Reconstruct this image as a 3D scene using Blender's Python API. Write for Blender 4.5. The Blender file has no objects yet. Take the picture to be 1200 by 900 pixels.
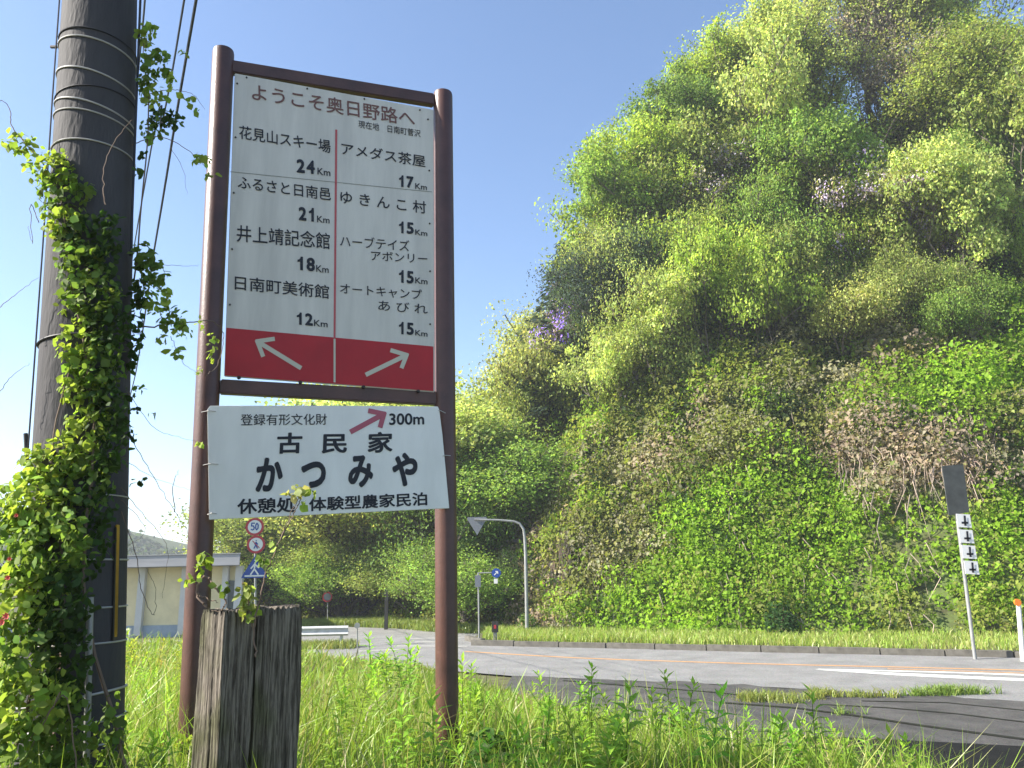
import bpy, bmesh, math, random
import numpy as np
from mathutils import Vector, Matrix

random.seed(7)
RNG = np.random.default_rng(11)
C = bpy.context.scene.collection
SC = bpy.context.scene

# ------------------------------------------------------------ camera, sky, sun, exposure
F, EYE = 900.0, 2.5
PITCH, ROLL = math.radians(13.43), math.radians(1.2)
cd = bpy.data.cameras.new("camera"); cam = bpy.data.objects.new("camera", cd); C.objects.link(cam)
cd.sensor_width = 36; cd.lens = 27.0; cd.clip_start = 0.05; cd.clip_end = 6000
MR = Matrix.Rotation(math.pi / 2 + PITCH, 4, 'X') @ Matrix.Rotation(-ROLL, 4, 'Z')
cam.matrix_world = Matrix.Translation((0, 0, EYE)) @ MR
SC.camera = cam
SUN_AZ, SUN_EL = math.radians(-100), math.radians(36)
w = bpy.data.worlds.new("World"); SC.world = w; w.use_nodes = True
wn = w.node_tree; sky = wn.nodes.new('ShaderNodeTexSky'); sky.sky_type = 'NISHITA'
sky.sun_disc = False; sky.sun_elevation = SUN_EL; sky.sun_rotation = SUN_AZ
sky.air_density = 1.0; sky.dust_density = 1.0; sky.ozone_density = 3.0; sky.altitude = 300
bg = wn.nodes['Background']; bg.inputs[1].default_value = 0.105
wn.links.new(sky.outputs[0], bg.inputs[0])
sd = bpy.data.lights.new("sun", 'SUN'); sd.energy = 5.0; sd.angle = math.radians(0.55); sd.color = (1.0, 0.94, 0.84)
so = bpy.data.objects.new("sun", sd); C.objects.link(so)
SUNV = Vector((math.sin(SUN_AZ) * math.cos(SUN_EL), math.cos(SUN_AZ) * math.cos(SUN_EL), math.sin(SUN_EL)))
so.rotation_euler = SUNV.to_track_quat('Z', 'Y').to_euler()
SC.view_settings.view_transform = 'Standard'; SC.view_settings.look = 'None'
SC.view_settings.exposure = 1.45; SC.view_settings.gamma = 1
SC.cycles.max_bounces = 6; SC.cycles.diffuse_bounces = 3; SC.cycles.glossy_bounces = 2
SC.cycles.transmission_bounces = 3; SC.cycles.volume_bounces = 0; SC.cycles.use_denoising = True
SC.cycles.caustics_reflective = False; SC.cycles.caustics_refractive = False

# ------------------------------------------------------------ measuring helpers
M3 = np.array(MR.to_3x3())
EY = np.array([0, 0, EYE])
def ray(x, y): return M3 @ np.array([(x - 600) / F, (450 - y) / F, -1.0])
def at(x, y, Y):
    d = ray(x, y); return EY + d * (Y / d[1])
def gr(x, y, z=0.0):
    d = ray(x, y); return EY + d * ((z - EYE) / d[2])
def proj(P):
    q = (np.asarray(P, float) - EY) @ M3
    return 600 + F * q[..., 0] / -q[..., 2], 450 - F * q[..., 1] / -q[..., 2]

# ------------------------------------------------------------ object helpers
def link(o): C.objects.link(o); return o
def tag(o, label=None, cat=None, group=None, kind=None):
    if label: o['label'] = label
    if cat: o['category'] = cat
    if group: o['group'] = group
    if kind: o['kind'] = kind
    return o
def empty(name, loc, label, cat, group=None, rz=0):
    o = bpy.data.objects.new(name, None); o.empty_display_size = .2
    link(o); o.location = Vector(loc); o.rotation_euler = (0, 0, rz)
    o.parent = None
    return tag(o, label, cat, group)
def parent(o, p):
    if p is not None:
        o.parent = p
        # parts are modelled in world coordinates: undo the offset of an Empty parent
        if p.type == 'EMPTY': o.matrix_parent_inverse = Matrix.Translation(-Vector(p.location))
    return o
def copy_tree(o, par=None):
    c = o.copy(); link(c); c.parent = par
    for ch in list(o.children): copy_tree(ch, c)
    return c

class MB:
    """vertex/face collector, world coordinates"""
    def __init__(s): s.v = []; s.f = []; s.m = []
    def quad(s, a, b, c, d, m=0):
        n = len(s.v); s.v += [tuple(a), tuple(b), tuple(c), tuple(d)]; s.f.append((n, n+1, n+2, n+3)); s.m.append(m)
    def poly(s, pts, m=0):
        n = len(s.v); s.v += [tuple(p) for p in pts]; s.f.append(tuple(range(n, n+len(pts)))); s.m.append(m)
    def prism(s, pts, off, m=0):
        """polygon pts extruded by vector off"""
        k = len(pts); n = len(s.v); off = Vector(off)
        s.v += [tuple(p) for p in pts] + [tuple(Vector(p) + off) for p in pts]
        s.f.append(tuple(range(n, n+k))); s.m.append(m)
        s.f.append(tuple(range(n+2*k-1, n+k-1, -1))); s.m.append(m)
        for i in range(k):
            j = (i+1) % k; s.f.append((n+j, n+i, n+k+i, n+k+j)); s.m.append(m)
    def box(s, c, sx, sy, sz, rz=0, m=0):
        c = Vector(c); X = Vector((math.cos(rz), math.sin(rz), 0)) * sx/2; Y = Vector((-math.sin(rz), math.cos(rz), 0)) * sy/2; Z = Vector((0, 0, sz/2))
        s.prism([c-X-Y-Z, c+X-Y-Z, c+X+Y-Z, c-X+Y-Z], Z*2, m)
    def beam(s, a, b, wdt, h, up=(0, 0, 1), m=0):
        a = Vector(a); b = Vector(b); d = (b-a).normalized(); up = Vector(up)
        sd_ = d.cross(up).normalized(); up = sd_.cross(d)
        s.prism([a-sd_*wdt/2-up*h/2, a+sd_*wdt/2-up*h/2, a+sd_*wdt/2+up*h/2, a-sd_*wdt/2+up*h/2], b-a, m)
    def tube(s, pts, rad, n=8, cap=True, m=0):
        pts = [Vector(p) for p in pts]
        if not hasattr(rad, '__len__'): rad = [rad]*len(pts)
        base = len(s.v); ref = None
        for i, p in enumerate(pts):
            d = (pts[min(i+1, len(pts)-1)] - pts[max(i-1, 0)])
            d = d.normalized() if d.length > 1e-9 else Vector((0, 0, 1))
            if ref is None: ref = Vector((1, 0, 0)) if abs(d.x) < .9 else Vector((0, 1, 0))
            a = (ref - d*ref.dot(d)).normalized(); ref = a; b = d.cross(a)
            for k in range(n):
                t = 2*math.pi*k/n; s.v.append(tuple(p + (a*math.cos(t) + b*math.sin(t))*rad[i]))
        for i in range(len(pts)-1):
            for k in range(n):
                k2 = (k+1) % n; s.f.append((base+i*n+k, base+i*n+k2, base+(i+1)*n+k2, base+(i+1)*n+k)); s.m.append(m)
        if cap:
            s.f.append(tuple(base+k for k in range(n-1, -1, -1))); s.m.append(m)
            s.f.append(tuple(base+(len(pts)-1)*n+k for k in range(n))); s.m.append(m)
    def build(s, name, mat, par=None, smooth=False, bevel=0):
        me = bpy.data.meshes.new(name); me.from_pydata(s.v, [], s.f)
        mats = mat if isinstance(mat, (list, tuple)) else [mat]
        for x in mats: me.materials.append(x)
        if len(mats) > 1: me.polygons.foreach_set('material_index', s.m)
        if smooth: me.polygons.foreach_set('use_smooth', [True]*len(me.polygons)); me.set_sharp_from_angle(angle=math.radians(40))
        me.update()
        o = link(bpy.data.objects.new(name, me))
        if bevel:
            bm = bmesh.new(); bm.from_mesh(me)
            bmesh.ops.remove_doubles(bm, verts=bm.verts, dist=1e-5)
            bmesh.ops.bevel(bm, geom=[e for e in bm.edges if e.is_manifold and e.calc_face_angle(0) > .6], offset=bevel, segments=2, affect='EDGES')
            bm.to_mesh(me); bm.free()
        return parent(o, par)

def np_mesh(name, V, Fc, mat, tint=None, smooth=False):
    """V (n,3), Fc (m,k) equal-sized faces; tint (m,3) per face"""
    me = bpy.data.meshes.new(name); V = np.asarray(V, np.float32); Fc = np.asarray(Fc, np.int32); m, k = Fc.shape
    me.vertices.add(len(V)); me.vertices.foreach_set('co', V.ravel())
    me.loops.add(m*k); me.loops.foreach_set('vertex_index', Fc.ravel())
    me.polygons.add(m); me.polygons.foreach_set('loop_start', np.arange(0, m*k, k, dtype=np.int32))
    me.update(calc_edges=True)
    if smooth: me.polygons.foreach_set('use_smooth', np.ones(m, bool))
    if tint is not None:
        at_ = me.attributes.new('tint', 'FLOAT_COLOR', 'FACE')
        at_.data.foreach_set('color', np.concatenate([tint, np.ones((m, 1))], 1).astype(np.float32).ravel())
    me.materials.append(mat)
    return me

def unit(a): return a / np.maximum(np.linalg.norm(a, axis=-1, keepdims=True), 1e-9)
def leaf_geo(c, length, width, axis=None, up=None, fold=.18):
    """folded kite leaves: 4 verts, 2 triangles each.  returns V, F(tri)"""
    n = len(c); r = RNG
    if axis is None:
        axis = r.normal(size=(n, 3)); axis[:, 2] *= .6
    axis = unit(axis)
    if up is None:
        up = r.normal(size=(n, 3)); up[:, 2] = np.abs(up[:, 2]) + .5
    sdv = unit(np.cross(axis, up)); nn = np.cross(sdv, axis)
    L = np.asarray(length).reshape(-1, 1); W = np.asarray(width).reshape(-1, 1)
    base = c - axis*L*.5; tip = c + axis*L*.5 - nn*L*.12
    l = c - axis*L*.08 - sdv*W*.5 + nn*W*fold; rr = c - axis*L*.08 + sdv*W*.5 + nn*W*fold
    V = np.stack([base, l, tip, rr], 1).reshape(-1, 3)
    i = np.arange(n)*4
    Fc = np.stack([np.stack([i, i+2, i+1], 1), np.stack([i, i+3, i+2], 1)], 1).reshape(-1, 3)
    return V, Fc
def wob(x, y, z=0, s=1.0, seed=0):
    """cheap smooth pseudo-noise in about -1..1"""
    r = np.random.default_rng(100+seed); o = 0
    for k in range(7):
        a = r.normal(size=3); a = a/np.linalg.norm(a)*s*(.55+.35*k); p = r.uniform(0, 6.28)
        o = o + np.sin(a[0]*x + a[1]*y + a[2]*z + p + 1.3*np.sin(.7*(a[1]*x - a[0]*y) + p*2)) / (1+.35*k)
    return o/3.2

# ------------------------------------------------------------ materials
def mat(name, col, rough=.6, metal=0, var=0, scale=8, bump=0, bscale=40, spec=.4, col2=None, stretch=None):
    m = bpy.data.materials.new(name); m.use_nodes = True; nt = m.node_tree; b = nt.nodes['Principled BSDF']
    b.inputs['Base Color'].default_value = (*col, 1); b.inputs['Roughness'].default_value = rough
    b.inputs['Metallic'].default_value = metal; b.inputs['Specular IOR Level'].default_value = spec
    tc = nt.nodes.new('ShaderNodeTexCoord'); src = tc.outputs['Object']
    if stretch:
        mp = nt.nodes.new('ShaderNodeMapping'); mp.inputs['Scale'].default_value = stretch; nt.links.new(src, mp.inputs[0]); src = mp.outputs[0]
    if var or col2:
        n = nt.nodes.new('ShaderNodeTexNoise'); n.inputs['Scale'].default_value = scale; n.inputs['Detail'].default_value = 7; n.inputs['Roughness'].default_value = .65
        nt.links.new(src, n.inputs['Vector'])
        cr = nt.nodes.new('ShaderNodeValToRGB'); cr.color_ramp.elements[0].position = .34; cr.color_ramp.elements[1].position = .66
        c2 = col2 or tuple(c*(1-var) for c in col)
        cr.color_ramp.elements[0].color = (*c2, 1); cr.color_ramp.elements[1].color = (*[min(1, c*(1+var*.4)) for c in col], 1)
        nt.links.new(n.outputs[0], cr.inputs[0]); nt.links.new(cr.outputs[0], b.inputs['Base Color'])
    if bump:
        n2 = nt.nodes.new('ShaderNodeTexNoise'); n2.inputs['Scale'].default_value = bscale; n2.inputs['Detail'].default_value = 6
        nt.links.new(src, n2.inputs['Vector']); bp = nt.nodes.new('ShaderNodeBump'); bp.inputs['Strength'].default_value = bump; bp.inputs['Distance'].default_value = .02
        nt.links.new(n2.outputs[0], bp.inputs['Height']); nt.links.new(bp.outputs[0], b.inputs['Normal'])
    return m
def leaf_mat(name, trans=.35, rough=.45, spec=.4):
    """leaf colour = mesh 'tint' attribute x object colour, thin translucent sheet"""
    m = bpy.data.materials.new(name); m.use_nodes = True; nt = m.node_tree; b = nt.nodes['Principled BSDF']
    a = nt.nodes.new('ShaderNodeAttribute'); a.attribute_name = 'tint'; oi = nt.nodes.new('ShaderNodeObjectInfo')
    mx = nt.nodes.new('ShaderNodeMix'); mx.data_type = 'RGBA'; mx.blend_type = 'MULTIPLY'; mx.inputs[0].default_value = 1
    nt.links.new(a.outputs['Color'], mx.inputs[6]); nt.links.new(oi.outputs['Color'], mx.inputs[7])
    nt.links.new(mx.outputs[2], b.inputs['Base Color']); b.inputs['Roughness'].default_value = rough; b.inputs['Specular IOR Level'].default_value = spec
    tr = nt.nodes.new('ShaderNodeBsdfTranslucent'); g = nt.nodes.new('ShaderNodeMix'); g.data_type = 'RGBA'; g.blend_type = 'MULTIPLY'; g.inputs[0].default_value = 1
    g.inputs[7].default_value = (1.25, 1.25, .7, 1); nt.links.new(mx.outputs[2], g.inputs[6]); nt.links.new(g.outputs[2], tr.inputs[0])
    ms = nt.nodes.new('ShaderNodeMixShader'); ms.inputs[0].default_value = trans
    nt.links.new(b.outputs[0], ms.inputs[1]); nt.links.new(tr.outputs[0], ms.inputs[2]); nt.links.new(ms.outputs[0], nt.nodes['Material Output'].inputs[0])
    return m
LEAF = leaf_mat('leaf', .52, .6, .2); GRASS = leaf_mat('grass_blade', .4, .4)
def asphalt(name, col, dark, speck=.5):
    m = mat(name, col, .88, var=.2, scale=1.2, bump=.5, bscale=140, spec=.25, col2=dark)
    nt = m.node_tree; b = nt.nodes['Principled BSDF']; prev = b.inputs['Base Color'].links[0].from_socket
    v = nt.nodes.new('ShaderNodeTexVoronoi'); v.inputs['Scale'].default_value = 70; tc = [n for n in nt.nodes if n.type == 'TEX_COORD'][0]
    nt.links.new(tc.outputs['Object'], v.inputs['Vector']); mx = nt.nodes.new('ShaderNodeMix'); mx.data_type = 'RGBA'; mx.blend_type = 'OVERLAY'; mx.inputs[0].default_value = speck
    nt.links.new(prev, mx.inputs[6]); nt.links.new(v.outputs['Color'], mx.inputs[7]); hs = nt.nodes.new('ShaderNodeHueSaturation'); hs.inputs['Saturation'].default_value = .35
    nt.links.new(mx.outputs[2], hs.inputs['Color']); nt.links.new(hs.outputs[0], b.inputs['Base Color'])
    return m
ROAD = asphalt('road_asphalt', (.20, .19, .175), (.16, .152, .14))
APRON = asphalt('old_asphalt', (.085, .074, .064), (.048, .042, .037), .45)
NEARBLACK = asphalt('near_black_ground', (.006, .006, .007), (.004, .004, .005), .3)
DARKLINE = mat('near_black_line', (.012, .011, .012), .5)
SOIL = mat('soil_and_thatch', (.10, .11, .035), .95, var=.5, scale=3, bump=.6, bscale=20, col2=(.07, .055, .03))
HILLS = mat('hillside_soil', (.085, .12, .03), .95, var=.5, scale=1.5, bump=.8, bscale=6, col2=(.05, .045, .02))
KERB = mat('kerb_concrete', (.13, .12, .10), .9, var=.35, scale=5, bump=.4, bscale=60)
WHITE_LINE = mat('road_paint_white', (.62, .62, .58), .7, var=.25, scale=12)
ORANGE_LINE = mat('road_paint_orange', (.50, .27, .12), .7, var=.25, scale=9)
BROWN = mat('brown_paint', (.090, .037, .026), .42, var=.35, scale=5, bump=.1, bscale=90, spec=.5)
BOARD = mat('white_enamel_board', (.66, .615, .55), .5, var=.15, scale=3, stretch=(2.5, 2.5, .3))
BOARD_W = mat('white_plastic_board', (.84, .81, .77), .5, var=.10, scale=2.5, stretch=(2, 2, .5))
RED = mat('red_film', (.42, .012, .018), .5, var=.12, scale=5)
INK = mat('navy_black_ink', (.012, .014, .022), .6)
INK2 = mat('faded_brown_ink', (.17, .075, .065), .6)
PINKR = mat('faded_pink_line', (.50, .09, .10), .6)
PINKA = mat('faded_pink_arrow', (.42, .10, .14), .6)
CREAM = mat('cream_arrow_film', (.55, .52, .42), .6)
BOLT = mat('dark_bolt', (.05, .045, .04), .5, metal=.6)
POLE = mat('concrete_pole', (.05, .046, .048), .8, var=.35, scale=3, bump=.35, bscale=50, stretch=(1, 1, .25))
WIRE = mat('galvanised_wire', (.42, .40, .38), .45, metal=.4)
CABLE = mat('black_cable', (.015, .015, .02), .6)
YELLOW = mat('yellow_guard', (.55, .30, .02), .5, var=.3, scale=9)
GALV = mat('galvanised_steel', (.30, .30, .29), .5, metal=.3, var=.2, scale=6)
DARKPIPE = mat('dark_paint', (.03, .028, .025), .5)
SIGNW = mat('sign_white', (.70, .69, .66), .5)
SIGNR = mat('sign_red', (.42, .03, .04), .5)
SIGNB = mat('sign_blue', (.015, .06, .28), .5)
SIGNBACK = mat('sign_back_grey', (.16, .17, .19), .6)
ORANGE = mat('orange_reflector', (.8, .22, .03), .35)
BARK = mat('bark', (.12, .10, .08), .9, var=.5, scale=6, bump=.6, bscale=25, stretch=(1, 1, .3))
TWIG = mat('twig', (.16, .11, .08), .85)
STEMG = mat('green_stem', (.13, .19, .05), .7)

# ------------------------------------------------------------ terrain
def sstep(x): x = np.clip(x, 0, 1); return x*x*(3-2*x)
def bank_h(x, y):
    x = np.asarray(x, float); y = np.asarray(y, float)
    wv = .25*np.sin(x*1.7+y*.6) + .18*np.sin(y*2.3)
    s1 = (x-4.6)*-.894 + (y-7)*-.447 + wv
    s2 = x*-.72 + (y-18.6)*-.69 + wv
    s3 = 27.5 - y + 0*x
    s = np.minimum(np.minimum(s1, s2), s3)
    h = 1.0*sstep(s/4.7) + .05*np.sin(x*2.1)*np.sin(y*1.9)*sstep(s)
    pr_ = np.interp(y, [0, 4.9, 7.5, 12, 20], [1.38, 1.36, 1.05, .62, .5]); h = h*(pr_ + (np.interp(y, [0, 4.9, 14, 24], [1.38, 1.36, .68, .42])-pr_)*sstep((-x-.36*y)/1.2))
    return np.where(s > 0, h, 0), s
def grid_mesh(name, xs, ys, zf, mat_, uvz=True):
    X, Y = np.meshgrid(xs, ys); Z = zf(X, Y); V = np.stack([X, Y, Z], -1).reshape(-1, 3); nx, ny = len(xs), len(ys)
    i = (np.arange(ny-1)[:, None]*nx + np.arange(nx-1)[None, :]).ravel()
    Fc = np.stack([i, i+1, i+nx+1, i+nx], 1)
    return link(bpy.data.objects.new(name, np_mesh(name, V, Fc, mat_, smooth=True)))
gd = MB(); gd.quad((-2500, -600, -.08), (2500, -600, -.08), (2500, 4000, -.08), (-2500, 4000, -.08))
tag(gd.build('ground', SOIL), kind='structure')
tag(grid_mesh('grass_bank', np.linspace(-40, 6, 185), np.linspace(-8, 28, 145), lambda X, Y: bank_h(X, Y)[0]*1.0 - .045, SOIL), kind='structure')

KERBL = [(60, -6), (30, 10.5), (19, 17.2), (12.86, 20.65), (7.13, 23.07), (3.2, 24.9), (-.18, 26.3), (-1.2, 27.2), (-1.7, 28.3), (-1.5, 29.6)]
NEAR = [(60, -16), (30, 1.5), (18, 8.9), (12, 12.7), (8.97, 14.62), (4.38, 17.32), (-.14, 19.32), (-4, 22.2), (-9, 25.0), (-18, 26), (-60, 26)]
FARV = [(-1.5, 29.6), (-.6, 31.0), (-3, 32.6), (-5, 35.0), (-8, 37.0), (-11, 34.5), (-13, 31.6), (-24, 30.5), (-60, 30)]
def strip_poly(name, far, near, z, m):
    b = MB(); b.poly([(x, y, z) for x, y in near] + [(x, y, z) for x, y in far[::-1]]); o = b.build(name, m)
    bm = bmesh.new(); bm.from_mesh(o.data); bmesh.ops.triangulate(bm, faces=bm.faces)
    for f in bm.faces:
        if f.normal.z < 0: f.normal_flip()
    bm.to_mesh(o.data); bm.free(); return tag(o, kind='structure')
strip_poly('road', KERBL + FARV[1:], NEAR, 0.0, ROAD)
_ne = []
for (a_, b_) in zip(NEAR[1:6], NEAR[2:7]):
    for k in range(14): _ne.append((a_[0]+(b_[0]-a_[0])*k/14 + random.uniform(-.07, .07), a_[1]+(b_[1]-a_[1])*k/14 + random.uniform(-.10, .16) + .12*math.sin(k*1.3+a_[0])))
strip_poly('asphalt_apron', _ne + [NEAR[6]], [(30, -7), (8, -6), (4.7, 6), (3.4, 9.4), (-.3, 17.2)], .004, APRON)
strip_poly('dark_patch', [(16, 7.4), (6.9, 11.25), (3.9, 12.35)], [(16, -2), (4.6, 2), (3.7, 9.5)], .008, NEARBLACK)  # flat near-black patch laid just above the apron
# raised ragged lip of the old surface along the apron
def ribbon(name, pts, wd, z, m, kind='structure', par=None):
    b = MB(); P = [Vector((x, y, 0)) for x, y in pts]; L, R_ = [], []
    for i, p in enumerate(P):
        d = (P[min(i+1, len(P)-1)] - P[max(i-1, 0)]).normalized(); n = Vector((-d.y, d.x, 0)); ww = wd[i] if hasattr(wd, '__len__') else wd
        L.append(p + n*ww/2 + Vector((0, 0, z))); R_.append(p - n*ww/2 + Vector((0, 0, z)))
    for i in range(len(P)-1): b.quad(R_[i], R_[i+1], L[i+1], L[i])
    o = b.build(name, m, par)
    if kind: tag(o, kind=kind)
    return o
def G(l): return [tuple(gr(x, y)[:2]) for x, y in l]
ribbon('centre_line', G([(545, 763.5), (620, 768), (675, 771), (740, 773.5), (850, 777), (950, 779.5), (1060, 782), (1200, 785.5)]) + [(20, 13.8), (30, 8)], .17, .004, ORANGE_LINE)
ribbon('centre_line', G([(1040, 784), (1120, 786.3), (1200, 789)]) + [(20, 13.0)], .12, .004, ORANGE_LINE)
wb = MB()
wb.poly([(*gr(*p)[:2], .004) for p in [(955, 785), (1050, 791.5), (1120, 795), (1240, 800), (1240, 797), (1120, 791.8), (1050, 788.6), (985, 785.6)]])
wb.poly([(*gr(*p)[:2], .0045) for p in [(955, 784.5), (1040, 787), (1120, 789), (1240, 793.5), (1240, 791.5), (1120, 787.6), (1040, 785.6), (960, 783.9)]])
o = wb.build('lane_marking', WHITE_LINE); tag(o, kind='structure')
for a in [[(462, 757), (548, 757.5)], [(478, 748.5), (545, 747)], [(420, 763), (470, 761)], [(486, 752.5), (530, 752)]]:
    ribbon('lane_marking', G(a), .28, .004, mat('worn_paint', (.36, .35, .33), .8, var=.3, scale=6))
#ribbon('edge_line', [(x*.98, y+.33) for x, y in [(3.9, 17.4), (2, 18.3), (-.2, 19.4), (-4, 22.2)]], .1, .004, WHITE_LINE)
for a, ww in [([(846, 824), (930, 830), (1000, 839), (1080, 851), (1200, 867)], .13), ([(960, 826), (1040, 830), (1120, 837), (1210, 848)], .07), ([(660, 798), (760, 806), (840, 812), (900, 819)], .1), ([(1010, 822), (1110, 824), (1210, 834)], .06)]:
    ribbon('dark_line', G(a), ww, .012, DARKLINE)  # thin near-black lines drawn over the apron
# kerb of separate stones
def along(pts, step):
    P = [np.array(p, float) for p in pts]; out = []; carry = 0
    for a, b in zip(P[:-1], P[1:]):
        L = np.linalg.norm(b-a); t = carry
        while t < L: out.append((a+(b-a)*t/L, (b-a)/L)); t += step
        carry = t - L
    return out
kerb = empty('kerb', (7, 23, 0), 'dark weathered concrete kerb of long blocks along the far side of the road', 'kerb')
ks = along(KERBL[1:9], 1.55)
stone_me = None
for i, (p, d) in enumerate(ks):
    rz = math.atan2(d[1], d[0])
    if stone_me is None:
        b = MB(); b.box((0, 0, .09), 1.53, .2, .22); so_ = b.build('stone', KERB, bevel=.012); stone_me = so_.data; so_.location = (0, 0, 0)
        o = so_
    else: o = link(bpy.data.objects.new('stone', stone_me))
    q = p + np.array([d[1], -d[0]])*-.0
    n = np.array([d[1], -d[0]]); n = n if n[1] > 0 else -n
    q = p + d*.76 + n*.11
    o.location = (q[0]-7, q[1]-23, random.uniform(-.012, .012)-.04); o.rotation_euler = (0, 0, rz + random.uniform(-.006, .006)); o.parent = kerb
# verge behind the kerb
BASE = [(60, 6), (40, 12.5), (28, 20), (16, 24.6), (8.5, 26.8), (4.5, 28.4), (1.2, 30.4), (-1.2, 33), (-5, 37.5), (-10, 42.5), (-16, 45), (-22, 62), (-36, 74)]
vg = MB()
strip_poly('verge', [(x, y+2.5) for x, y in BASE[:8]], [(x+.09, y+.15) for x, y in KERBL] + [(-.5, 30.9)], .12, SOIL)

# ------------------------------------------------------------ the overgrown hillside
TOPS = [30, 30, 29, 27, 24, 20.0, 16, 11.0, 8.0, 6.0, 5.0, 4, 3]
SETB = [20, 19, 18, 15, 13, 11.5, 10, 9, 9, 9, 9, 10, 10]
def cr_interp(tab, t):
    tab = np.asarray(tab, float); n = len(tab)-1; u = np.clip(t, 0, n-1e-6); i = u.astype(int); f = u - i
    g = lambda k: tab[np.clip(k, 0, n)]
    p0, p1, p2, p3 = g(i-1), g(i), g(i+1), g(i+2)
    if tab.ndim > 1: f = f[:, None]
    return .5*((2*p1) + (-p0+p2)*f + (2*p0-5*p1+4*p2-p3)*f*f + (-p0+3*p1-3*p2+p3)*f**3)
def hill(t, v, disp=True):
    """t along the base line, v 0..1 face, 1..2 plateau behind the ridge"""
    t = np.asarray(t, float).ravel(); v = np.asarray(v, float).ravel()
    B = cr_interp(BASE, t); B2 = cr_interp(BASE, t+.02); B1 = cr_interp(BASE, t-.02)
    tg = unit(B2-B1); n = np.stack([-tg[:, 1], tg[:, 0]], 1)*-1.0
    n = n*np.sign(n[:, 1:2] + 1e-9); n = unit(n + np.array([.15, .5]))
    H = cr_interp(TOPS, t); S = cr_interp(SETB, t)
    vf = np.clip(v, 0, 1); vb = np.clip(v-1, 0, None)
    sb = S*1.12*(vf**.85) + vb*45
    z = H*vf*(1.0 - .12*np.sin(vf*math.pi)) + vb*8 - .3
    z = z - .6*np.clip((v-.85)/.3, 0, 1)*0
    P = np.stack([B[:, 0]+n[:, 0]*sb, B[:, 1]+n[:, 1]*sb, z], 1)
    if disp:
        k = np.minimum(1, v*6+.15)
        dsp = (1.1*wob(P[:, 0], P[:, 1], P[:, 2], .45, 1) + .5*wob(P[:, 0], P[:, 1], P[:, 2], 1.3, 2))*k
        out = np.stack([-n[:, 0]*.8, -n[:, 1]*.8, np.full(len(t), .5)], 1)
        P = P + out*dsp[:, None]
        P[:, 2] = np.maximum(P[:, 2], -.3)
    return P
nt_, nv_ = 330, 120
T, Vv = np.meshgrid(np.linspace(0.02, 11.98, nt_), np.concatenate([np.linspace(0, 1, 90), np.linspace(1.02, 2, 30)]))
HP = hill(T, Vv); i = (np.arange(nv_-1)[:, None]*nt_ + np.arange(nt_-1)[None, :]).ravel()
hillo = link(bpy.data.objects.new('hillside', np_mesh('hillside', HP, np.stack([i, i+nt_, i+nt_+1, i+1], 1), HILLS, smooth=True)))
tag(hillo, kind='structure')
hx, hy = proj(HP)

def rgb(c, n, jit=.18):
    c = np.asarray(c, float); v = np.exp(RNG.normal(0, jit, (n, 1))); h = 1 + RNG.normal(0, .07, (n, 3))
    return np.clip(c*v*h, .004, .8)
KUDZU = (.28, .46, .035); OLIVE = (.25, .27, .075); YGREEN = (.33, .39, .075); DARKG = (.045, .075, .022); PALE = (.44, .42, .26); STRAW = (.48, .38, .28); MAUVE = (.42, .34, .42); LILAC = (.42, .36, .50); GREYB = (.34, .29, .23); DEEP = (.07, .13, .025)
def palette_at(P):
    """plant community at each mound, by where it grows on the slope"""
    x, y, z = P[:, 0], P[:, 1], P[:, 2]; n = len(P); u = RNG.uniform(size=n); wb_ = wob(x, y, z, .5, 5); w2 = wob(x, y, z, 1.1, 9)
    cols = np.zeros((n, 3)); lim = 1.3 + np.clip(x-1.5, 0, 30)*.62 + 1.5*wb_
    kud = (z < lim) & (x > 2.0)
    band = ~kud & (z < lim+4.5) & (x > .3)
    for k in range(n):
        if kud[k]:
            c = KUDZU if u[k] < .80 else (YGREEN if u[k] < .9 else DEEP)
            if w2[k] > .75: c = DEEP
            if x[k] < 6.0 and z[k] > lim[k]-1.3: c = PALE if u[k] < .45 else OLIVE
        elif band[k]: c = PALE if u[k] < .26 else (STRAW if u[k] < .31 else (YGREEN if u[k] < .50 else OLIVE if u[k] < .75 else (KUDZU if u[k] < .9 else DARKG)))
        else:
            c = YGREEN if u[k] < .30 else (OLIVE if u[k] < .60 else (DEEP if u[k] < .75 else (KUDZU if u[k] < .90 else (GREYB if u[k] < .96 else MAUVE))))
            if wb_[k] > .6: c = GREYB if u[k] < .4 else c
        if -1.0 < x[k] < 1.9 and z[k] < 5.0 and u[k] < .5: c = STRAW if u[k] < .4 else GREYB
        if x[k] > 13.0 and 4.6 < z[k] < 8.5 + wb_[k] and u[k] < .6: c = STRAW if u[k] < .25 else (PALE if u[k] < .45 else GREYB)
        cols[k] = c
    return cols
# mounds of creeper: leaf shells on bumps all over the slope
NM = 5200
mt = np.where(RNG.uniform(size=NM) < .10, RNG.uniform(1.0, 3.2, NM), RNG.uniform(1.2, 10.8, NM)); mv = RNG.uniform(0, 1.08, NM)**.9
keep = RNG.uniform(size=NM) < np.where(mt > 8.5, .6, 1); mt, mv = mt[keep], mv[keep]
MC = hill(mt, mv); px_, py_ = proj(MC)
ok = (px_ > 280) & (px_ < 1290) & (py_ > -90); MC = MC[ok]; mr = RNG.uniform(.35, 1.25, len(MC))*(1+.5*(MC[:, 2] > 6)*(RNG.uniform(size=len(MC)) < .35)); 
mcol = palette_at(MC)*np.exp(RNG.normal(0, .20, (len(MC), 1)))
dist = np.linalg.norm(MC-EY, axis=1)
per = np.clip((mr**2*300*(26/dist)**.6), 30, 520).astype(int)
idx = np.repeat(np.arange(len(MC)), per); n = len(idx)
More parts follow.
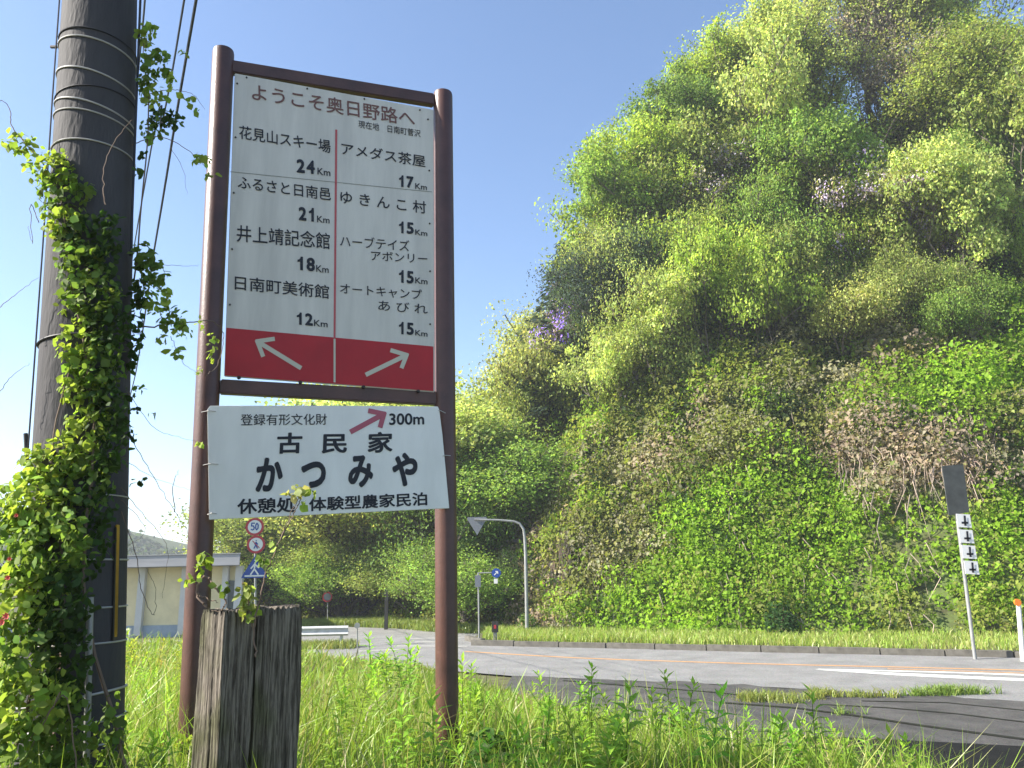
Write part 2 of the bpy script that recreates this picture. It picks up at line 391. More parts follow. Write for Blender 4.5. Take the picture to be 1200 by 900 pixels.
dr = RNG.normal(size=(n, 3)); dr = unit(dr); flip = (dr @ np.array([-.35, -.8, .5])) < -.25; dr[flip] *= -1
rad = mr[idx]*(.62 + .45*RNG.uniform(size=n)**.7)*(1 + .25*wob(dr[:, 0]*3+idx, dr[:, 1]*3, dr[:, 2]*3, 1.4, 3))
drape = (RNG.uniform(size=len(MC)) < .5) & (MC[:, 2] > 3.0+np.clip(MC[:, 0], 0, 30)*.5); dsc = np.where(drape[:, None], np.array([[.55, .6, 1.9]]), np.array([[1.05, .9, .85]]))
LP = MC[idx] + dr*rad[:, None]*dsc[idx]
LP[:, 2] -= .35*(RNG.uniform(size=n)**3)*mr[idx]
sz = RNG.uniform(.07, .14, n)*RNG.choice([.6, .85, 1, 1.5], n)*np.clip(dist[idx]/30, .8, 1.5)
tl = rgb((1, 1, 1), n, .22)*mcol[idx]
oddm = RNG.uniform(size=n) < .10; tl[oddm] = rgb(OLIVE, int(oddm.sum()))
upv = dr*.9 + RNG.normal(size=(n, 3))*.40 + np.array([-.35, -.35, .7])
ax = RNG.normal(size=(n, 3)); ax[:, 2] -= .5
Vl, Fl = leaf_geo(LP, sz*1.15, sz*.85, ax, upv)
co = link(bpy.data.objects.new('creeper_cover', np_mesh('creeper_cover', Vl, Fl, LEAF, np.repeat(tl, 2, 0))))
tag(co, 'creeper, kudzu and undergrowth leaves covering the steep roadside slope', 'undergrowth', kind='stuff')
print('creeper leaves', n)

# dry hanging stems and bare twigs on the slope
tb = MB()
for k in range(2000):
    while True:
        q = hill([random.uniform(2.4, 9.5)], [random.uniform(.03, 1.0)])[0]
        a = (-1 < q[0] < 2.6 and q[2] < 6) or (q[0] > 13 and 5 < q[2] < 9)
        if a or random.random() < .10: break
    out = np.array([-.25, -.8, .1]); L = random.uniform(.8, 2.6); p0 = q + out*.9
    pts = [p0, p0 + out*.35*L*.4 + np.array([random.uniform(-.3, .3), 0, -.25*L]), p0 + np.array([random.uniform(-.6, .3), -.25, -.9*L])]
    tb.tube(pts, [.022, .018, .006], 3, False)
tag(tb.build('dry_stems', mat('dry_straw', (.46, .36, .29), .8, var=.4, scale=3)), 'dry brown and straw stems hanging down the overgrown slope', 'dry stems', kind='stuff')

# ------------------------------------------------------------ trees
def skeleton(seed, h, spread, levels=4, up=.55, bare=.35, lean=(0, 0)):
    r = random.Random(seed); segs = []; tips = []
    def grow(p, d, L, rad, lv):
        n = 4; pts = [p]; rs = [rad]
        for k in range(n):
            d = (d + Vector((r.uniform(-.22, .22), r.uniform(-.22, .22), r.uniform(-.06, .2)*up))).normalized()
            p = p + d*L/n; pts.append(p.copy()); rs.append(rad*(1-.5*(k+1)/n))
        segs.append((pts, rs, lv))
        if lv >= levels: tips.append((p.copy(), d.copy())); tips.append((pts[2].copy(), d.copy())); return
        nb = r.choice([3, 4, 4, 5]) if lv < 3 else r.choice([3, 4])
        a0 = r.uniform(0, 6.28)
        for b in range(nb):
            a = a0 + b*2.4 + r.uniform(-.4, .4); k = r.choice([2, 3, 4, 4]) if lv else r.choice([2, 3, 4, 4])
            sdv = Vector((math.cos(a), math.sin(a), r.uniform(-.1, .5)*up*1.6)); nd = (d*r.uniform(.4, .9)*(up+.35) + sdv*spread).normalized()
            grow(pts[k], nd, L*r.uniform(.58, .8), rs[k]*.62, lv+1)
    grow(Vector((0, 0, -.4)), Vector((lean[0], lean[1], 1)).normalized(), h*bare+.4, h*(.014 if bare > .27 else .02), 0)
    return segs, tips
def make_tree(name, seed, kind):
    """unit-ish tree 7 m high at the origin; returns (trunk mesh, crown mesh)"""
    h = 7.0
    # spread, levels, upward pull, bare stem, leaves per tip, cluster radius, leaf size
    P = dict(broad=(.85, 4, .8, .28, 60, .40, .145), airy=(.75, 4, 1.1, .28, 30, .38, .13), bare=(.6, 4, 1.2, .30, 11, .4, .11), bush=(.95, 4, .75, .12, 58, .40, .145), wist=(.9, 4, .75, .25, 58, .40, .135))[kind]
    segs, tips = skeleton(seed, h, P[0], P[1], P[2], P[3])
    b = MB()
    for pts, rs, lv in segs: b.tube(pts, [max(x, .012) for x in rs], 6 if lv < 2 else 3, False)
    tm = b.build('trunk', BARK, smooth=True); tme = tm.data; bpy.data.objects.remove(tm)
    tp = np.array([t[0] for t in tips]); r = np.random.default_rng(seed)
    per = P[4]; n = len(tp)*per; ii = np.repeat(np.arange(len(tp)), per)
    cr_ = P[5]*r.uniform(.45, 1.5, len(tp)); d = unit(r.normal(size=(n, 3)))
    c = tp[ii] + d*(cr_[ii]*r.uniform(.25, 1, n)**.6)[:, None]*np.array([1.2, 1.2, .6])
    kk = 7.0/float(np.percentile(c[:, 2], 99.5)); s = r.uniform(.6, 1.25, n)*P[6]/kk
    tipcol = np.exp(r.normal(0, .24, (len(tp), 1)))*np.ones((1, 3)); base = tipcol[ii]*np.exp(r.normal(0, .18, (n, 1)))*(1+r.normal(0, .06, (n, 3)))
    up = d*.7 + r.normal(size=(n, 3))*.5; up[:, 2] += .8
    V, Fc = leaf_geo(c, s, s*.72, None, up)
    tint = base
    if kind == 'wist':       # hanging racemes of lilac flowers among the leaves
        sel = (r.uniform(size=n) < .8) & ((tipcol[ii, 0] > 1.05)); tint = np.where(sel[:, None], np.array([1.9, 1.45, 7.2])*base, base)
    me = np_mesh('crown', V, Fc, LEAF, np.repeat(np.clip(tint, 0, 9), 2, 0)); print(kind, n)
    k = kk
    me.transform(Matrix.Scale(k, 4)); tme.transform(Matrix.Scale(k, 4))
    return tme, me
def make_conifer(seed):
    r = random.Random(seed); b = MB(); b.tube([(0, 0, -.4), (.05, 0, 3.5), (0, .05, 7)], [.14, .09, .02], 6)
    C_, A_, S_ = [], [], []
    z = 1.0
    while z < 6.95:
        L = (7.15-z)*.33*r.uniform(.75, 1.15); k = 7
        a0 = r.uniform(0, 6)
        for i in range(k):
            a = a0+i*6.283/k; dx, dy = math.cos(a), math.sin(a); end = Vector((dx*L, dy*L, z-.22*L)); b.tube([(0, 0, z), end], [.03, .008], 3, False)
            for q in range(int(10+L*26)):
                t = r.random()**.6; sp = .16+.14*(1-t)
                C_.append((dx*L*t + r.uniform(-sp, sp), dy*L*t + r.uniform(-sp, sp), z-.22*L*t + r.uniform(-.12, .06))); A_.append((dx+r.uniform(-.6, .6), dy+r.uniform(-.6, .6), -.4)); S_.append(r.uniform(.16, .3))
        z += .30
    tm = b.build('trunk', BARK); tme = tm.data; bpy.data.objects.remove(tm)
    C_, A_, S_ = map(np.array, (C_, A_, S_)); n = len(C_)
    V, Fc = leaf_geo(C_, S_, S_*.4, A_)
    return tme, np_mesh('crown', V, Fc, LEAF, np.repeat(np.exp(RNG.normal(0, .25, (n, 1)))*np.ones((1, 3)), 2, 0))
TREES = {'broad': [make_tree('b', s, 'broad') for s in (3, 14, 25)], 'airy': [make_tree('a', s, 'airy') for s in (5, 16)],
         'bare': [make_tree('c', s, 'bare') for s in (8, 19)], 'bush': [make_tree('d', s, 'bush') for s in (31, 42, 53)],
         'wist': [make_tree('w', s, 'wist') for s in (61, 72)], 'conifer': [make_conifer(s) for s in (80, 91)]}
for k_, v_ in TREES.items(): print(k_, [(len(a.polygons), len(b.polygons)) for a, b in v_])
TCOL = dict(bright=(.29, .38, .07), fresh=(.21, .31, .07), pale=(.37, .43, .14), olive=(.25, .30, .085), dark=(.07, .11, .045), deep=(.13, .20, .05), mauve=(.30, .26, .24), blueg=(.05, .075, .06), khaki=(.31, .33, .115), wist=(.24, .27, .08))
tcount = [0]
def plant_tree(loc, kind, h, col, label, cat='tree', group=None, wide=1.0, name=None, tall=1.0):
    tme, cme = TREES[kind][tcount[0] % len(TREES[kind])]; tcount[0] += 1
    names = dict(broad='broadleaf_tree', airy='young_leaf_tree', bare='sparse_tree', bush='bushy_tree', wist='wisteria_tree', conifer='conifer_tree')
    o = bpy.data.objects.new(name or names[kind], None); link(o); o.location = Vector(loc); o.rotation_euler = (0, 0, random.uniform(0, 6.28))
    s = h/7.0*(1.18 if kind == 'bush' else 1.05); o.scale = (s*wide, s*wide, s*tall)
    tag(o, label, cat, group)
    t = link(bpy.data.objects.new('trunk', tme)); t.parent = o
    c = link(bpy.data.objects.new('crown', cme)); c.parent = o; k = math.exp(random.gauss(0, .06)); c.color = (*[x*k*1.15 for x in TCOL[col]], 1)
    return o
def slope_at(px, py):
    d = (hx-px)**2 + (hy-py)**2; near = np.where(d < d.min()+16)[0]
    j = near[np.argmin(np.linalg.norm(HP[near]-EY, axis=1))]; return HP[j]
# (foot px, foot py, kind, height, colour, width, label)
HT = [
 # ridge against the sky, left to right
 (552, 452, 'bush', 7.5, 'pale', 1.2, 'rounded pale yellow-green tree on the low ridge just right of the brown post'),
 (580, 440, 'bush', 6.6, 'khaki', 1.1, 'small khaki tree on the ridge left of the dark evergreen'),
 (610, 412, 'conifer', 10.0, 'blueg', 1.7, 'dark blue-green evergreen at the left end of the high ridge'),
 (648, 390, 'bush', 5.4, 'blueg', 1.0, 'dark bushy evergreen leaning out over the ridge end'),
 (694, 335, 'broad', 8.4, 'fresh', 1.05, 'large fresh green tree on the ridge beside the dark evergreen'),
 (742, 295, 'broad', 7.8, 'bright', 1.0, 'tall bright green tree on the ridge left of the steep skyline step'),
 (785, 245, 'broad', 6.8, 'deep', 1.0, 'deep green tree on the ridge under the pale crown'),
 (826, 205, 'airy', 8.8, 'bright', 1.1, 'airy yellow-green tree standing against the sky on the ridge'),
 (868, 160, 'airy', 9.0, 'pale', 1.2, 'pale spring-leaf tree with thin dark limbs on the skyline'),
 (920, 120, 'airy', 8.0, 'pale', 1.1, 'pale thin-leaved tree whose top leaves the picture'),
 (960, 120, 'bare', 10.0, 'khaki', 1.1, 'nearly bare tree with fine branches at the top edge'),
 (1005, 110, 'bare', 11.0, 'pale', 1.1, 'sparse tree with long slanting dark limbs at the top'),
 (1060, 130, 'bare', 12.0, 'khaki', 1.2, 'tall sparse tree of dark limbs near the top right corner'),
 (1105, 150, 'airy', 10.0, 'pale', 1.1, 'thin pale tree behind the bare limbs at the top right'),
 (1165, 170, 'airy', 8.0, 'bright', 1.1, 'yellow-green tree filling the top right corner'),
 (1225, 200, 'broad', 6.5, 'bright', 1.0, 'bright green tree cut by the right edge, near the top'),
 (622, 378, 'bush', 5.5, 'blueg', 1.0, 'dark leafy tree jutting out at the ridge above the evergreen'),
 (652, 372, 'bush', 5.5, 'mauve', 1.0, 'mauve-grey tree hanging below the ridge end'),
 (600, 430, 'wist', 6.5, 'mauve', 1.0, 'greyish tree with lilac blossom at the foot of the evergreen'),
 (722, 312, 'broad', 7.0, 'bright', 1.0, 'yellow-green tree filling the gap on the ridge beside the fresh green one'),
 (1085, 60, 'bare', 11.0, 'khaki', 1.2, 'thin grey-limbed tree behind the others at the top right'),
 (1130, 120, 'bare', 11.0, 'pale', 1.1, 'many-branched thin tree close to the top right corner'),
 (955, 205, 'bare', 8.0, 'pale', 1.2, 'thin grey-limbed tree leaning over the slope right of the lilac blossom'),
 (1030, 215, 'bare', 9.0, 'mauve', 1.3, 'spreading bare-limbed tree in front of the upper slope'),
 (1110, 225, 'bare', 9.0, 'khaki', 1.3, 'fine-twigged tree on the upper slope below the top right corner'),
 (845, 235, 'wist', 5.0, 'wist', 1.1, 'lilac blossoming tree highest on the slope'),
 (1150, 210, 'bush', 6.5, 'olive', 1.2, 'olive leafy crown under the top right corner trees'),
 (905, 175, 'bush', 6.0, 'pale', 1.2, 'pale leafy crown low on the ridge below the skyline trees'),
 # upper slope
 (612, 470, 'bare', 5.5, 'mauve', 1.1, 'greyish mauve twiggy tree below the dark evergreen'),
 (655, 450, 'bush', 4.6, 'deep', 1.1, 'olive bush-like tree on the slope under the dark evergreen'),
 (700, 395, 'bush', 5.4, 'dark', 1.0, 'shadowy deep green tree below the large ridge trees'),
 (740, 385, 'bush', 5.0, 'khaki', 1.0, 'tan-green tree at the middle of the slope'),
 (790, 340, 'wist', 6.0, 'wist', 1.1, 'tree hung with a few lilac wisteria flowers, left of the main wisteria'),
 (850, 285, 'wist', 6.5, 'wist', 1.2, 'tree draped in lilac wisteria high on the slope'),
 (905, 290, 'wist', 6.0, 'wist', 1.1, 'wisteria-hung tree right of the main lilac patch'),
 (950, 245, 'bush', 3.8, 'bright', 1.0, 'bright green bushy tree under the bare limbs'),
 (1000, 260, 'wist', 4.2, 'wist', 1.0, 'tree with scattered mauve flowers under the slanting limbs'),
 (1050, 275, 'broad', 4.0, 'olive', 1.0, 'olive tree in the upper right of the slope'),
 (1110, 295, 'broad', 4.2, 'bright', 1.0, 'glowing yellow-green tree high on the right of the slope'),
 (1175, 300, 'broad', 5.6, 'fresh', 1.0, 'leafy fresh green tree near the right edge, upper slope'),
 (1225, 350, 'bush', 4.6, 'bright', 1.0, 'bright bushy tree at the right edge, mid slope'),
 # middle slope
 (560, 520, 'bush', 4.5, 'olive', 1.1, 'olive tree right beside the brown post, level with the white board'),
 (575, 600, 'bush', 4.0, 'fresh', 1.1, 'green shrubby tree behind the inverted triangle sign'),
 (640, 520, 'bush', 4.5, 'khaki', 1.0, 'khaki tree above the dry straw patch'),
 (690, 490, 'bush', 4.5, 'bright', 1.0, 'yellow-green tree above the pale flowered band'),
 (750, 450, 'bush', 5.0, 'pale', .9, 'narrow pale tree in the centre of the slope'),
 (800, 430, 'bush', 4.5, 'dark', 1.0, 'dark green tree in the centre of the slope'),
 (850, 400, 'bush', 5.0, 'olive', 1.0, 'olive tree below the lilac patch'),
 (905, 380, 'bush', 5.0, 'fresh', 1.0, 'fresh green tree on mid slope below the bright bushy tree'),
 (960, 370, 'bush', 4.5, 'dark', 1.0, 'shaded green tree right of slope centre'),
 (1020, 360, 'bush', 5.0, 'bright', 1.0, 'bright tree above the green kudzu'),
 (1085, 390, 'bush', 4.5, 'olive', 1.0, 'olive tree above the pale flowered patch at the right'),
 (1150, 410, 'bush', 4.0, 'fresh', 1.0, 'low green tree above the brown straw at the right edge'),
 (618, 545, 'bush', 6.2, 'khaki', 1.1, 'slim khaki tree over the right-angle of the curved mast'),
 (668, 530, 'bush', 5.6, 'olive', 1.1, 'olive tree just over the upper end of the straw patch'),
 (715, 455, 'broad', 7.5, 'olive', 1.1, 'upright olive tree in the left half of the slope'),
 (775, 400, 'broad', 8.1, 'bright', 1.1, 'upright bright tree left of the shaded slope centre'),
 (825, 350, 'broad', 8.1, 'pale', 1.1, 'upright pale yellow tree below the main lilac patch'),
 (880, 330, 'broad', 8.1, 'olive', 1.1, 'upright olive tree below the wisteria-hung tree'),
 (935, 310, 'broad', 8.1, 'pale', 1.1, 'pale upright tree in the upper middle of the slope'),
 (990, 310, 'broad', 7.5, 'fresh', 1.1, 'fresh green upright tree below the scattered mauve flowers'),
 (770, 500, 'broad', 6.2, 'pale', 1.1, 'pale tree hanging over the white-flowered band'),
 (835, 455, 'broad', 5.8, 'bright', 1.1, 'bright tree at the upper edge of the kudzu'),
 (930, 420, 'broad', 5.8, 'olive', 1.1, 'olive tree at the upper edge of the kudzu, right of its bright neighbour'),
 (1000, 420, 'bush', 5.2, 'khaki', 1.1, 'khaki tree above the right part of the kudzu'),
 (1060, 340, 'wist', 6.2, 'khaki', 1.1, 'tan tree with a few mauve blossoms in the right part of the slope'),
 (1140, 350, 'broad', 7.0, 'pale', 1.1, 'pale green tree above the low green one at the right edge'),
 (1200, 270, 'broad', 7.5, 'olive', 1.1, 'olive tree at the right edge between two bright ones'),
 # foot of the slope
 (1010, 95, 'bare', 9.0, 'mauve', 1.0, 'greyish bare-limbed tree at the very top of the hill'),
 (505, 715, 'bush', 5.0, 'deep', 1.2, 'dark green shrubby tree left of the brown post at the road'),
 (543, 700, 'bush', 3.6, 'fresh', 1.2, 'green shrub right of the brown post behind the blue round sign'),
 (592, 728, 'bush', 2.3, 'dark', .8, 'dark bush at the foot of the curved sign mast'),
]
RIDGE = set(q[6] for q in HT[:28] if q[1] < 420)
for px, py, kind, h, col, wd, lab in HT:
    p = slope_at(px, py); ridge = lab in RIDGE
    # on the slope the trees cling to the face: crowns lie against it, half sunk in the creeper
    if ridge: zz, ww, tt_ = p[2]-.4, wd*.86, 1.15
    else: h *= random.uniform(1.0, 1.3); zz, ww, tt_ = p[2]-.42*h, wd*.72, random.uniform(1.2, 1.6)
    plant_tree((p[0], p[1]+(0 if ridge else .5), zz), kind, h, col, lab, wide=ww, tall=tt_, cat='bush' if ('shrub' in lab.split() or 'bush' in lab.split()) else 'tree')
# woods on the far left of the hill seen under the white board
FT = [(-2.2, 34.2, 'bush', 3.4, 'fresh', 'low fresh green bush left of the right-hand brown post at the far roadside'), (-4.4, 37, 'bush', 3.6, 'olive', 'low olive bush behind the black marker post'), (-6.6, 39.5, 'bush', 4.0, 'pale', 'low pale bush right of the small round mirror sign'), (-8.6, 41, 'bush', 3.8, 'fresh', 'low green bush behind the small round mirror sign'), (-10.6, 43, 'bush', 4.0, 'olive', 'low olive bush above the end of the guardrail'), (-12.8, 45, 'bush', 4.2, 'pale', 'low pale bush above the middle of the guardrail'),
 (-3.2, 42, 'broad', 8.5, 'pale', 'pale tree whose crown shows beside the brown post below the white board'), (-7.4, 44, 'broad', 8.5, 'pale', 'pale yellow-green tree under the middle of the white board'), (-11, 48, 'broad', 8.5, 'olive', 'broad olive tree under the left half of the white board'),
 (-3.2, 39, 'airy', 6.5, 'olive', 'olive tree beside the brown post under the white board'), (-6.0, 41, 'bush', 7.5, 'khaki', 'khaki tree directly above the black marker post'),
      (-9.2, 43.5, 'airy', 7.0, 'pale', 'pale yellow-green tree above the small round mirror sign'), (-11.8, 45.5, 'bush', 6.5, 'olive', 'olive tree above the white guardrail end'),
      (-14.3, 47.5, 'bush', 5.0, 'pale', 'pale tree behind the crossing signs, next to the dark conifer'), (-8, 48, 'airy', 10, 'khaki', 'thin brownish tree with dark limbs just under the white board'),
      (-4.5, 46, 'bush', 10, 'pale', 'tall pale tree behind the right half of the white board'), (-12.5, 52, 'airy', 9, 'khaki', 'tan wooded tree left of centre under the white board'),
      (-1.5, 38.5, 'bush', 6, 'fresh', 'fresh green tree hidden partly by the brown post'), (-14.3, 44.5, 'conifer', 6.6, 'dark', 'dark conifer right behind the 50 speed sign'),
      (-15.4, 46.5, 'conifer', 5.2, 'dark', 'smaller dark conifer between the building and the speed sign'), (-15.6, 46.5, 'bush', 3.4, 'olive', 'low olive bush between the building end and the guardrail')]
for x, y, kind, h, col, lab in FT:
    d = (HP[:, 0]-x)**2 + (HP[:, 1]-y)**2; z = HP[np.argmin(d), 2] if d.min() < 1 else 0
    plant_tree((x, y, max(z-.5, -.5)), kind, h, col, lab, wide=1.15, cat='bush' if 'bush' in lab.split() else 'tree')

def shrub_clump(name, loc, r, h, n, col, leaf, label, cat='shrub', stems=10):
    loc = np.array(loc, float); o = empty(name, loc, label, cat); b = MB()
    for k in range(stems):
        a = random.uniform(0, 6.28); rr = r*random.uniform(.2, .8); b.tube([loc, loc+np.array([math.cos(a)*rr*.5, math.sin(a)*rr*.5, h*.5]), loc+np.array([math.cos(a)*rr, math.sin(a)*rr, h*random.uniform(.7, 1)])], [.02, .012, .004], 4, False)
    b.build('stem', TWIG, o)
    d = unit(RNG.normal(size=(n, 3))); d[:, 2] = np.abs(d[:, 2]); rad = RNG.uniform(.3, 1, n)**.5
    c = loc + d*rad[:, None]*np.array([r, r, h])*(1+.25*wob(d[:, 0]*4, d[:, 1]*4, d[:, 2]*4, 1, 8))[:, None]; c[:, 2] += .02
    s = RNG.uniform(.7, 1.3, n)*leaf; V, Fc = leaf_geo(c, s, s*.5, None, d + RNG.normal(size=(n, 3))*.4 + np.array([0, 0, .4]))
    f = link(bpy.data.objects.new('foliage', np_mesh('foliage', V, Fc, LEAF, np.repeat(rgb(col, n), 2, 0)))); parent(f, o)
    return o
p = gr(916, 745, .12); shrub_clump('roadside_bush', p, .55, 1.0, 900, (.05, .11, .03), .15, 'small dark green bush on the verge in front of the bright creeper')
p = gr(790, 740, .12); shrub_clump('roadside_bush', (p[0], p[1]+.6, .1), .95, 1.8, 1500, (.035, .075, .02), .15, 'large dark leafy bush set into the creeper left of the small verge bush')
p = gr(620, 741, .12); shrub_clump('roadside_bush', (p[0], p[1]+.3, .1), .5, .6, 500, (.12, .2, .04), .13, 'low green bush at the base of the curved sign mast')

# ------------------------------------------------------------ grasses
def blades(name, P, H, W, col, lean=.35, jit=.2, label=None, segs=2):
    n = len(P); a = RNG.uniform(0, 6.28, n); sd_ = np.stack([np.cos(a), np.sin(a), 0*a], 1)
    ln = RNG.normal(size=(n, 3))*lean; ln[:, 2] = 0; H = H[:, None]; W = W[:, None]
    p1 = P + ln*H*.3 + np.array([0, 0, 1])*H*.55; p2 = P + ln*H*1.0 + np.array([0, 0, 1])*H*(1-.18*np.minimum(1, np.linalg.norm(ln, axis=1, keepdims=True)*1.5))
    V = np.stack([P-sd_*W/2, P+sd_*W/2, p1+sd_*W*.42, p1-sd_*W*.42, p2], 1).reshape(-1, 3); i = np.arange(n)*5
    Fc = np.stack([np.stack([i, i+1, i+2], 1), np.stack([i, i+2, i+3], 1), np.stack([i+3, i+2, i+4], 1)], 1).reshape(-1, 3)
    tint = np.repeat(col, 3, 0)
    o = link(bpy.data.objects.new(name, np_mesh(name, V, Fc, GRASS, tint)))
    return tag(o, label, 'grass', kind='stuff')
n = 330000
Y = np.exp(RNG.uniform(math.log(2.6), math.log(27), n)); X = Y*RNG.uniform(-.66, .55, n)
h, s = bank_h(X, Y)
dens = .55 + .45*wob(X, Y, 0, 1.3, 21)
k = (s > -.15) & (RNG.uniform(size=n) < np.clip(dens+.35, .15, 1)) & ((s > .4) | (RNG.uniform(size=n) < .5))
X, Y, h, s = X[k], Y[k], h[k], s[k]; n = len(X)
tall = RNG.uniform(size=n)
H = (.16+.22*RNG.uniform(size=n)**1.3 + .14*np.clip(wob(X, Y, 0, .9, 22), 0, 1) + .30*(tall > .97)) * np.clip(.45+s*.4, .4, 1)
W = (.0058+.0045*RNG.uniform(size=n))*np.clip(Y/4.2, .9, 4)
mixw = RNG.uniform(size=(n, 1)); patch = sstep(.5+.8*wob(X, Y, 0, .7, 23))[:, None]
col = np.where(mixw < .66, np.array([[.26, .39, .05]]), np.where(mixw < .86, np.array([[.36, .38, .10]]), np.array([[.42, .36, .18]])))
col = col*(.75+.35*patch)*np.exp(RNG.normal(0, .2, (n, 1)))
blades('meadow_grass', np.stack([X, Y, h-.05], 1), H, W, col, label='tall sunlit grass and weeds growing over the bank round the sign posts')
print('grass', n)
# verge grass
n = 60000
tt = RNG.uniform(1.0, 7.6, n); B = cr_interp(BASE, tt); off = RNG.uniform(-.6, 6.5, n)
X = B[:, 0] - off*.35; Y = B[:, 1] - off*.92
kx = np.array([q[0] for q in KERBL[:8]][::-1]); ky = np.array([q[1] for q in KERBL[:8]][::-1])
kk = (Y > np.interp(X, kx, ky)+.28) & (X > -1.2) & (X < 24)
X, Y, off = X[kk], Y[kk], off[kk]; n = len(X)
col = np.where(RNG.uniform(size=(n, 1)) < .55, np.array([[.26, .38, .06]]), np.array([[.38, .40, .13]]))*np.exp(RNG.normal(0, .18, (n, 1)))
blades('verge_grass', np.stack([X, Y, np.full(n, .10)], 1), RNG.uniform(.10, .34, n)*(1+.5*np.clip(wob(X, Y, 0, 1.2, 30), 0, 1)), RNG.uniform(.015, .03, n), col, label='yellow-green strip of grass between the far kerb and the slope')
# far strip left of the verge, island under the guard rail, round the building
n = 45000; t = RNG.uniform(0, 1, n); F_ = np.array(FARV[1:]); tt = RNG.uniform(0, 4.99, n); B = cr_interp(F_[:6], tt*.999)
X = B[:, 0]+RNG.uniform(-.5, .8, n); Y = B[:, 1]+RNG.uniform(.15, 3.2, n)
blades('verge_grass', np.stack([X, Y, np.full(n, -.06)], 1), RNG.uniform(.15, .5, n), RNG.uniform(.02, .04, n), rgb((.24, .30, .07), n), label='grass strip beyond the junction at the foot of the far woods')
n = 6000; X = RNG.uniform(-12, -5.4, n); Y = 27.1+RNG.normal(0, .28, n)
blades('verge_grass', np.stack([X, Y, np.full(n, 0)], 1), RNG.uniform(.1, .35, n), RNG.uniform(.015, .03, n), rgb((.26, .30, .08), n), label='small grass island under the white guardrail')
# tufts along the seam between road and apron
for j, (px, py, rx, ry, cnt, lab) in enumerate([(907, 820, 1.05, .35, 1500, 'widest tuft of yellow-green grass on the seam of the dark apron'), (965, 815, .4, .25, 450, 'small grass tuft on the seam, right of the widest one'), (1032, 817, .45, .2, 420, 'grass tuft on the seam between the two long tufts'), (1112, 813, 1.2, .22, 1700, 'long low green tuft on the seam at the right'), (985, 836, .25, .2, 120, 'thin sprout of grass in the dark apron below the seam')]):
    q = gr(px, py); cnt = int(cnt*.6); ck = RNG.normal(0, 1, (7, 2)); ci = RNG.integers(0, 7, cnt); P = np.stack([q[0]+(ck[ci, 0]*.8+RNG.normal(0, .3, cnt))*rx*.5, q[1]+(ck[ci, 1]*.7+RNG.normal(0, .4, cnt))*ry*.6, np.zeros(cnt)], 1)
    o = blades('grass_tuft', P, RNG.uniform(.05, .24, cnt), RNG.uniform(.01, .02, cnt), rgb((.27, .31, .075) if j < 3 else (.20, .29, .06), cnt), lean=.6, label=lab)
    del o['kind']; o['category'] = 'grass tuft'

# leafy weeds (goldenrod-like shoots): a few shapes, many individuals
def weed_mesh(seed, h=.62, nl=34, L=.105):
    r = random.Random(seed); b = MB(); bend = Vector((r.uniform(-.08, .08), r.uniform(-.08, .08), 0))
    pt = lambda t: Vector((0, 0, h*t)) + bend*t*t*1.5
    b.tube([pt(t) for t in (0, .3, .6, .85, 1)], [.0045, .004, .0032, .0022, .001], 4, False); 
    nv = len(b.v); fs = len(b.f); tint = [(.16, .22, .05)]*fs
    for k in range(nl):
        t = .16+.84*(k/nl)**.85; a = k*2.4+r.uniform(-.3, .3); top = max(0, (t-.8)/.2); l = L*(.75+.5*math.sin(t*2.6))*(1-.45*top)*r.uniform(.8, 1.15); wd = l*.33
        up = .35+.9*top+r.uniform(-.1, .15); d = Vector((math.cos(a), math.sin(a), up)).normalized(); s_ = Vector((-math.sin(a), math.cos(a), 0)); n_ = s_.cross(d)
        p0 = pt(t); m1 = p0+d*l*.4; tp = p0+d*l - n_*0 + Vector((0, 0, -.28*l*(1-top)))
        n0 = len(b.v); b.v += [tuple(p0), tuple(m1+s_*wd*.5+Vector((0, 0, .004))), tuple(tp), tuple(m1-s_*wd*.5+Vector((0, 0, .004))), tuple(m1)]
        b.f += [(n0, n0+1, n0+4), (n0, n0+4, n0+3), (n0+1, n0+2, n0+4), (n0+4, n0+2, n0+3)]
        g = math.exp(r.gauss(0, .12))*(1+.3*top); tint += [(.28*g, .45*g, .055*g)]*4
    me = bpy.data.meshes.new('leafy_weed'); me.from_pydata(b.v, [], b.f); me.materials.append(LEAF)
    a_ = me.attributes.new('tint', 'FLOAT_COLOR', 'FACE'); a_.data.foreach_set('color', np.array([(*c, 1) for c in tint], np.float32).ravel())
    return me
WEEDS = [weed_mesh(s, h) for s, h in ((1, .55), (2, .65), (3, .48), (4, .6), (5, .7), (6, .5))]
def put_weed(x, y, sc, col=(1, 1, 1), lab='upright leafy green weed shoot in the foreground grass', grp='leafy weed shoots in the foreground grass'):
    hh, s = bank_h(np.array([x]), np.array([y])); o = link(bpy.data.objects.new('leafy_weed', random.choice(WEEDS)))
    o.location = (x, y, float(hh[0])-.06); o.rotation_euler = (random.uniform(-.12, .12), random.uniform(-.12, .12), random.uniform(0, 6.28)); o.scale = (sc,)*3
    o.color = (*[c*random.uniform(.85, 1.15) for c in col], 1); tag(o, lab, 'weed', grp)
wr = random.Random(5); cnt = 0
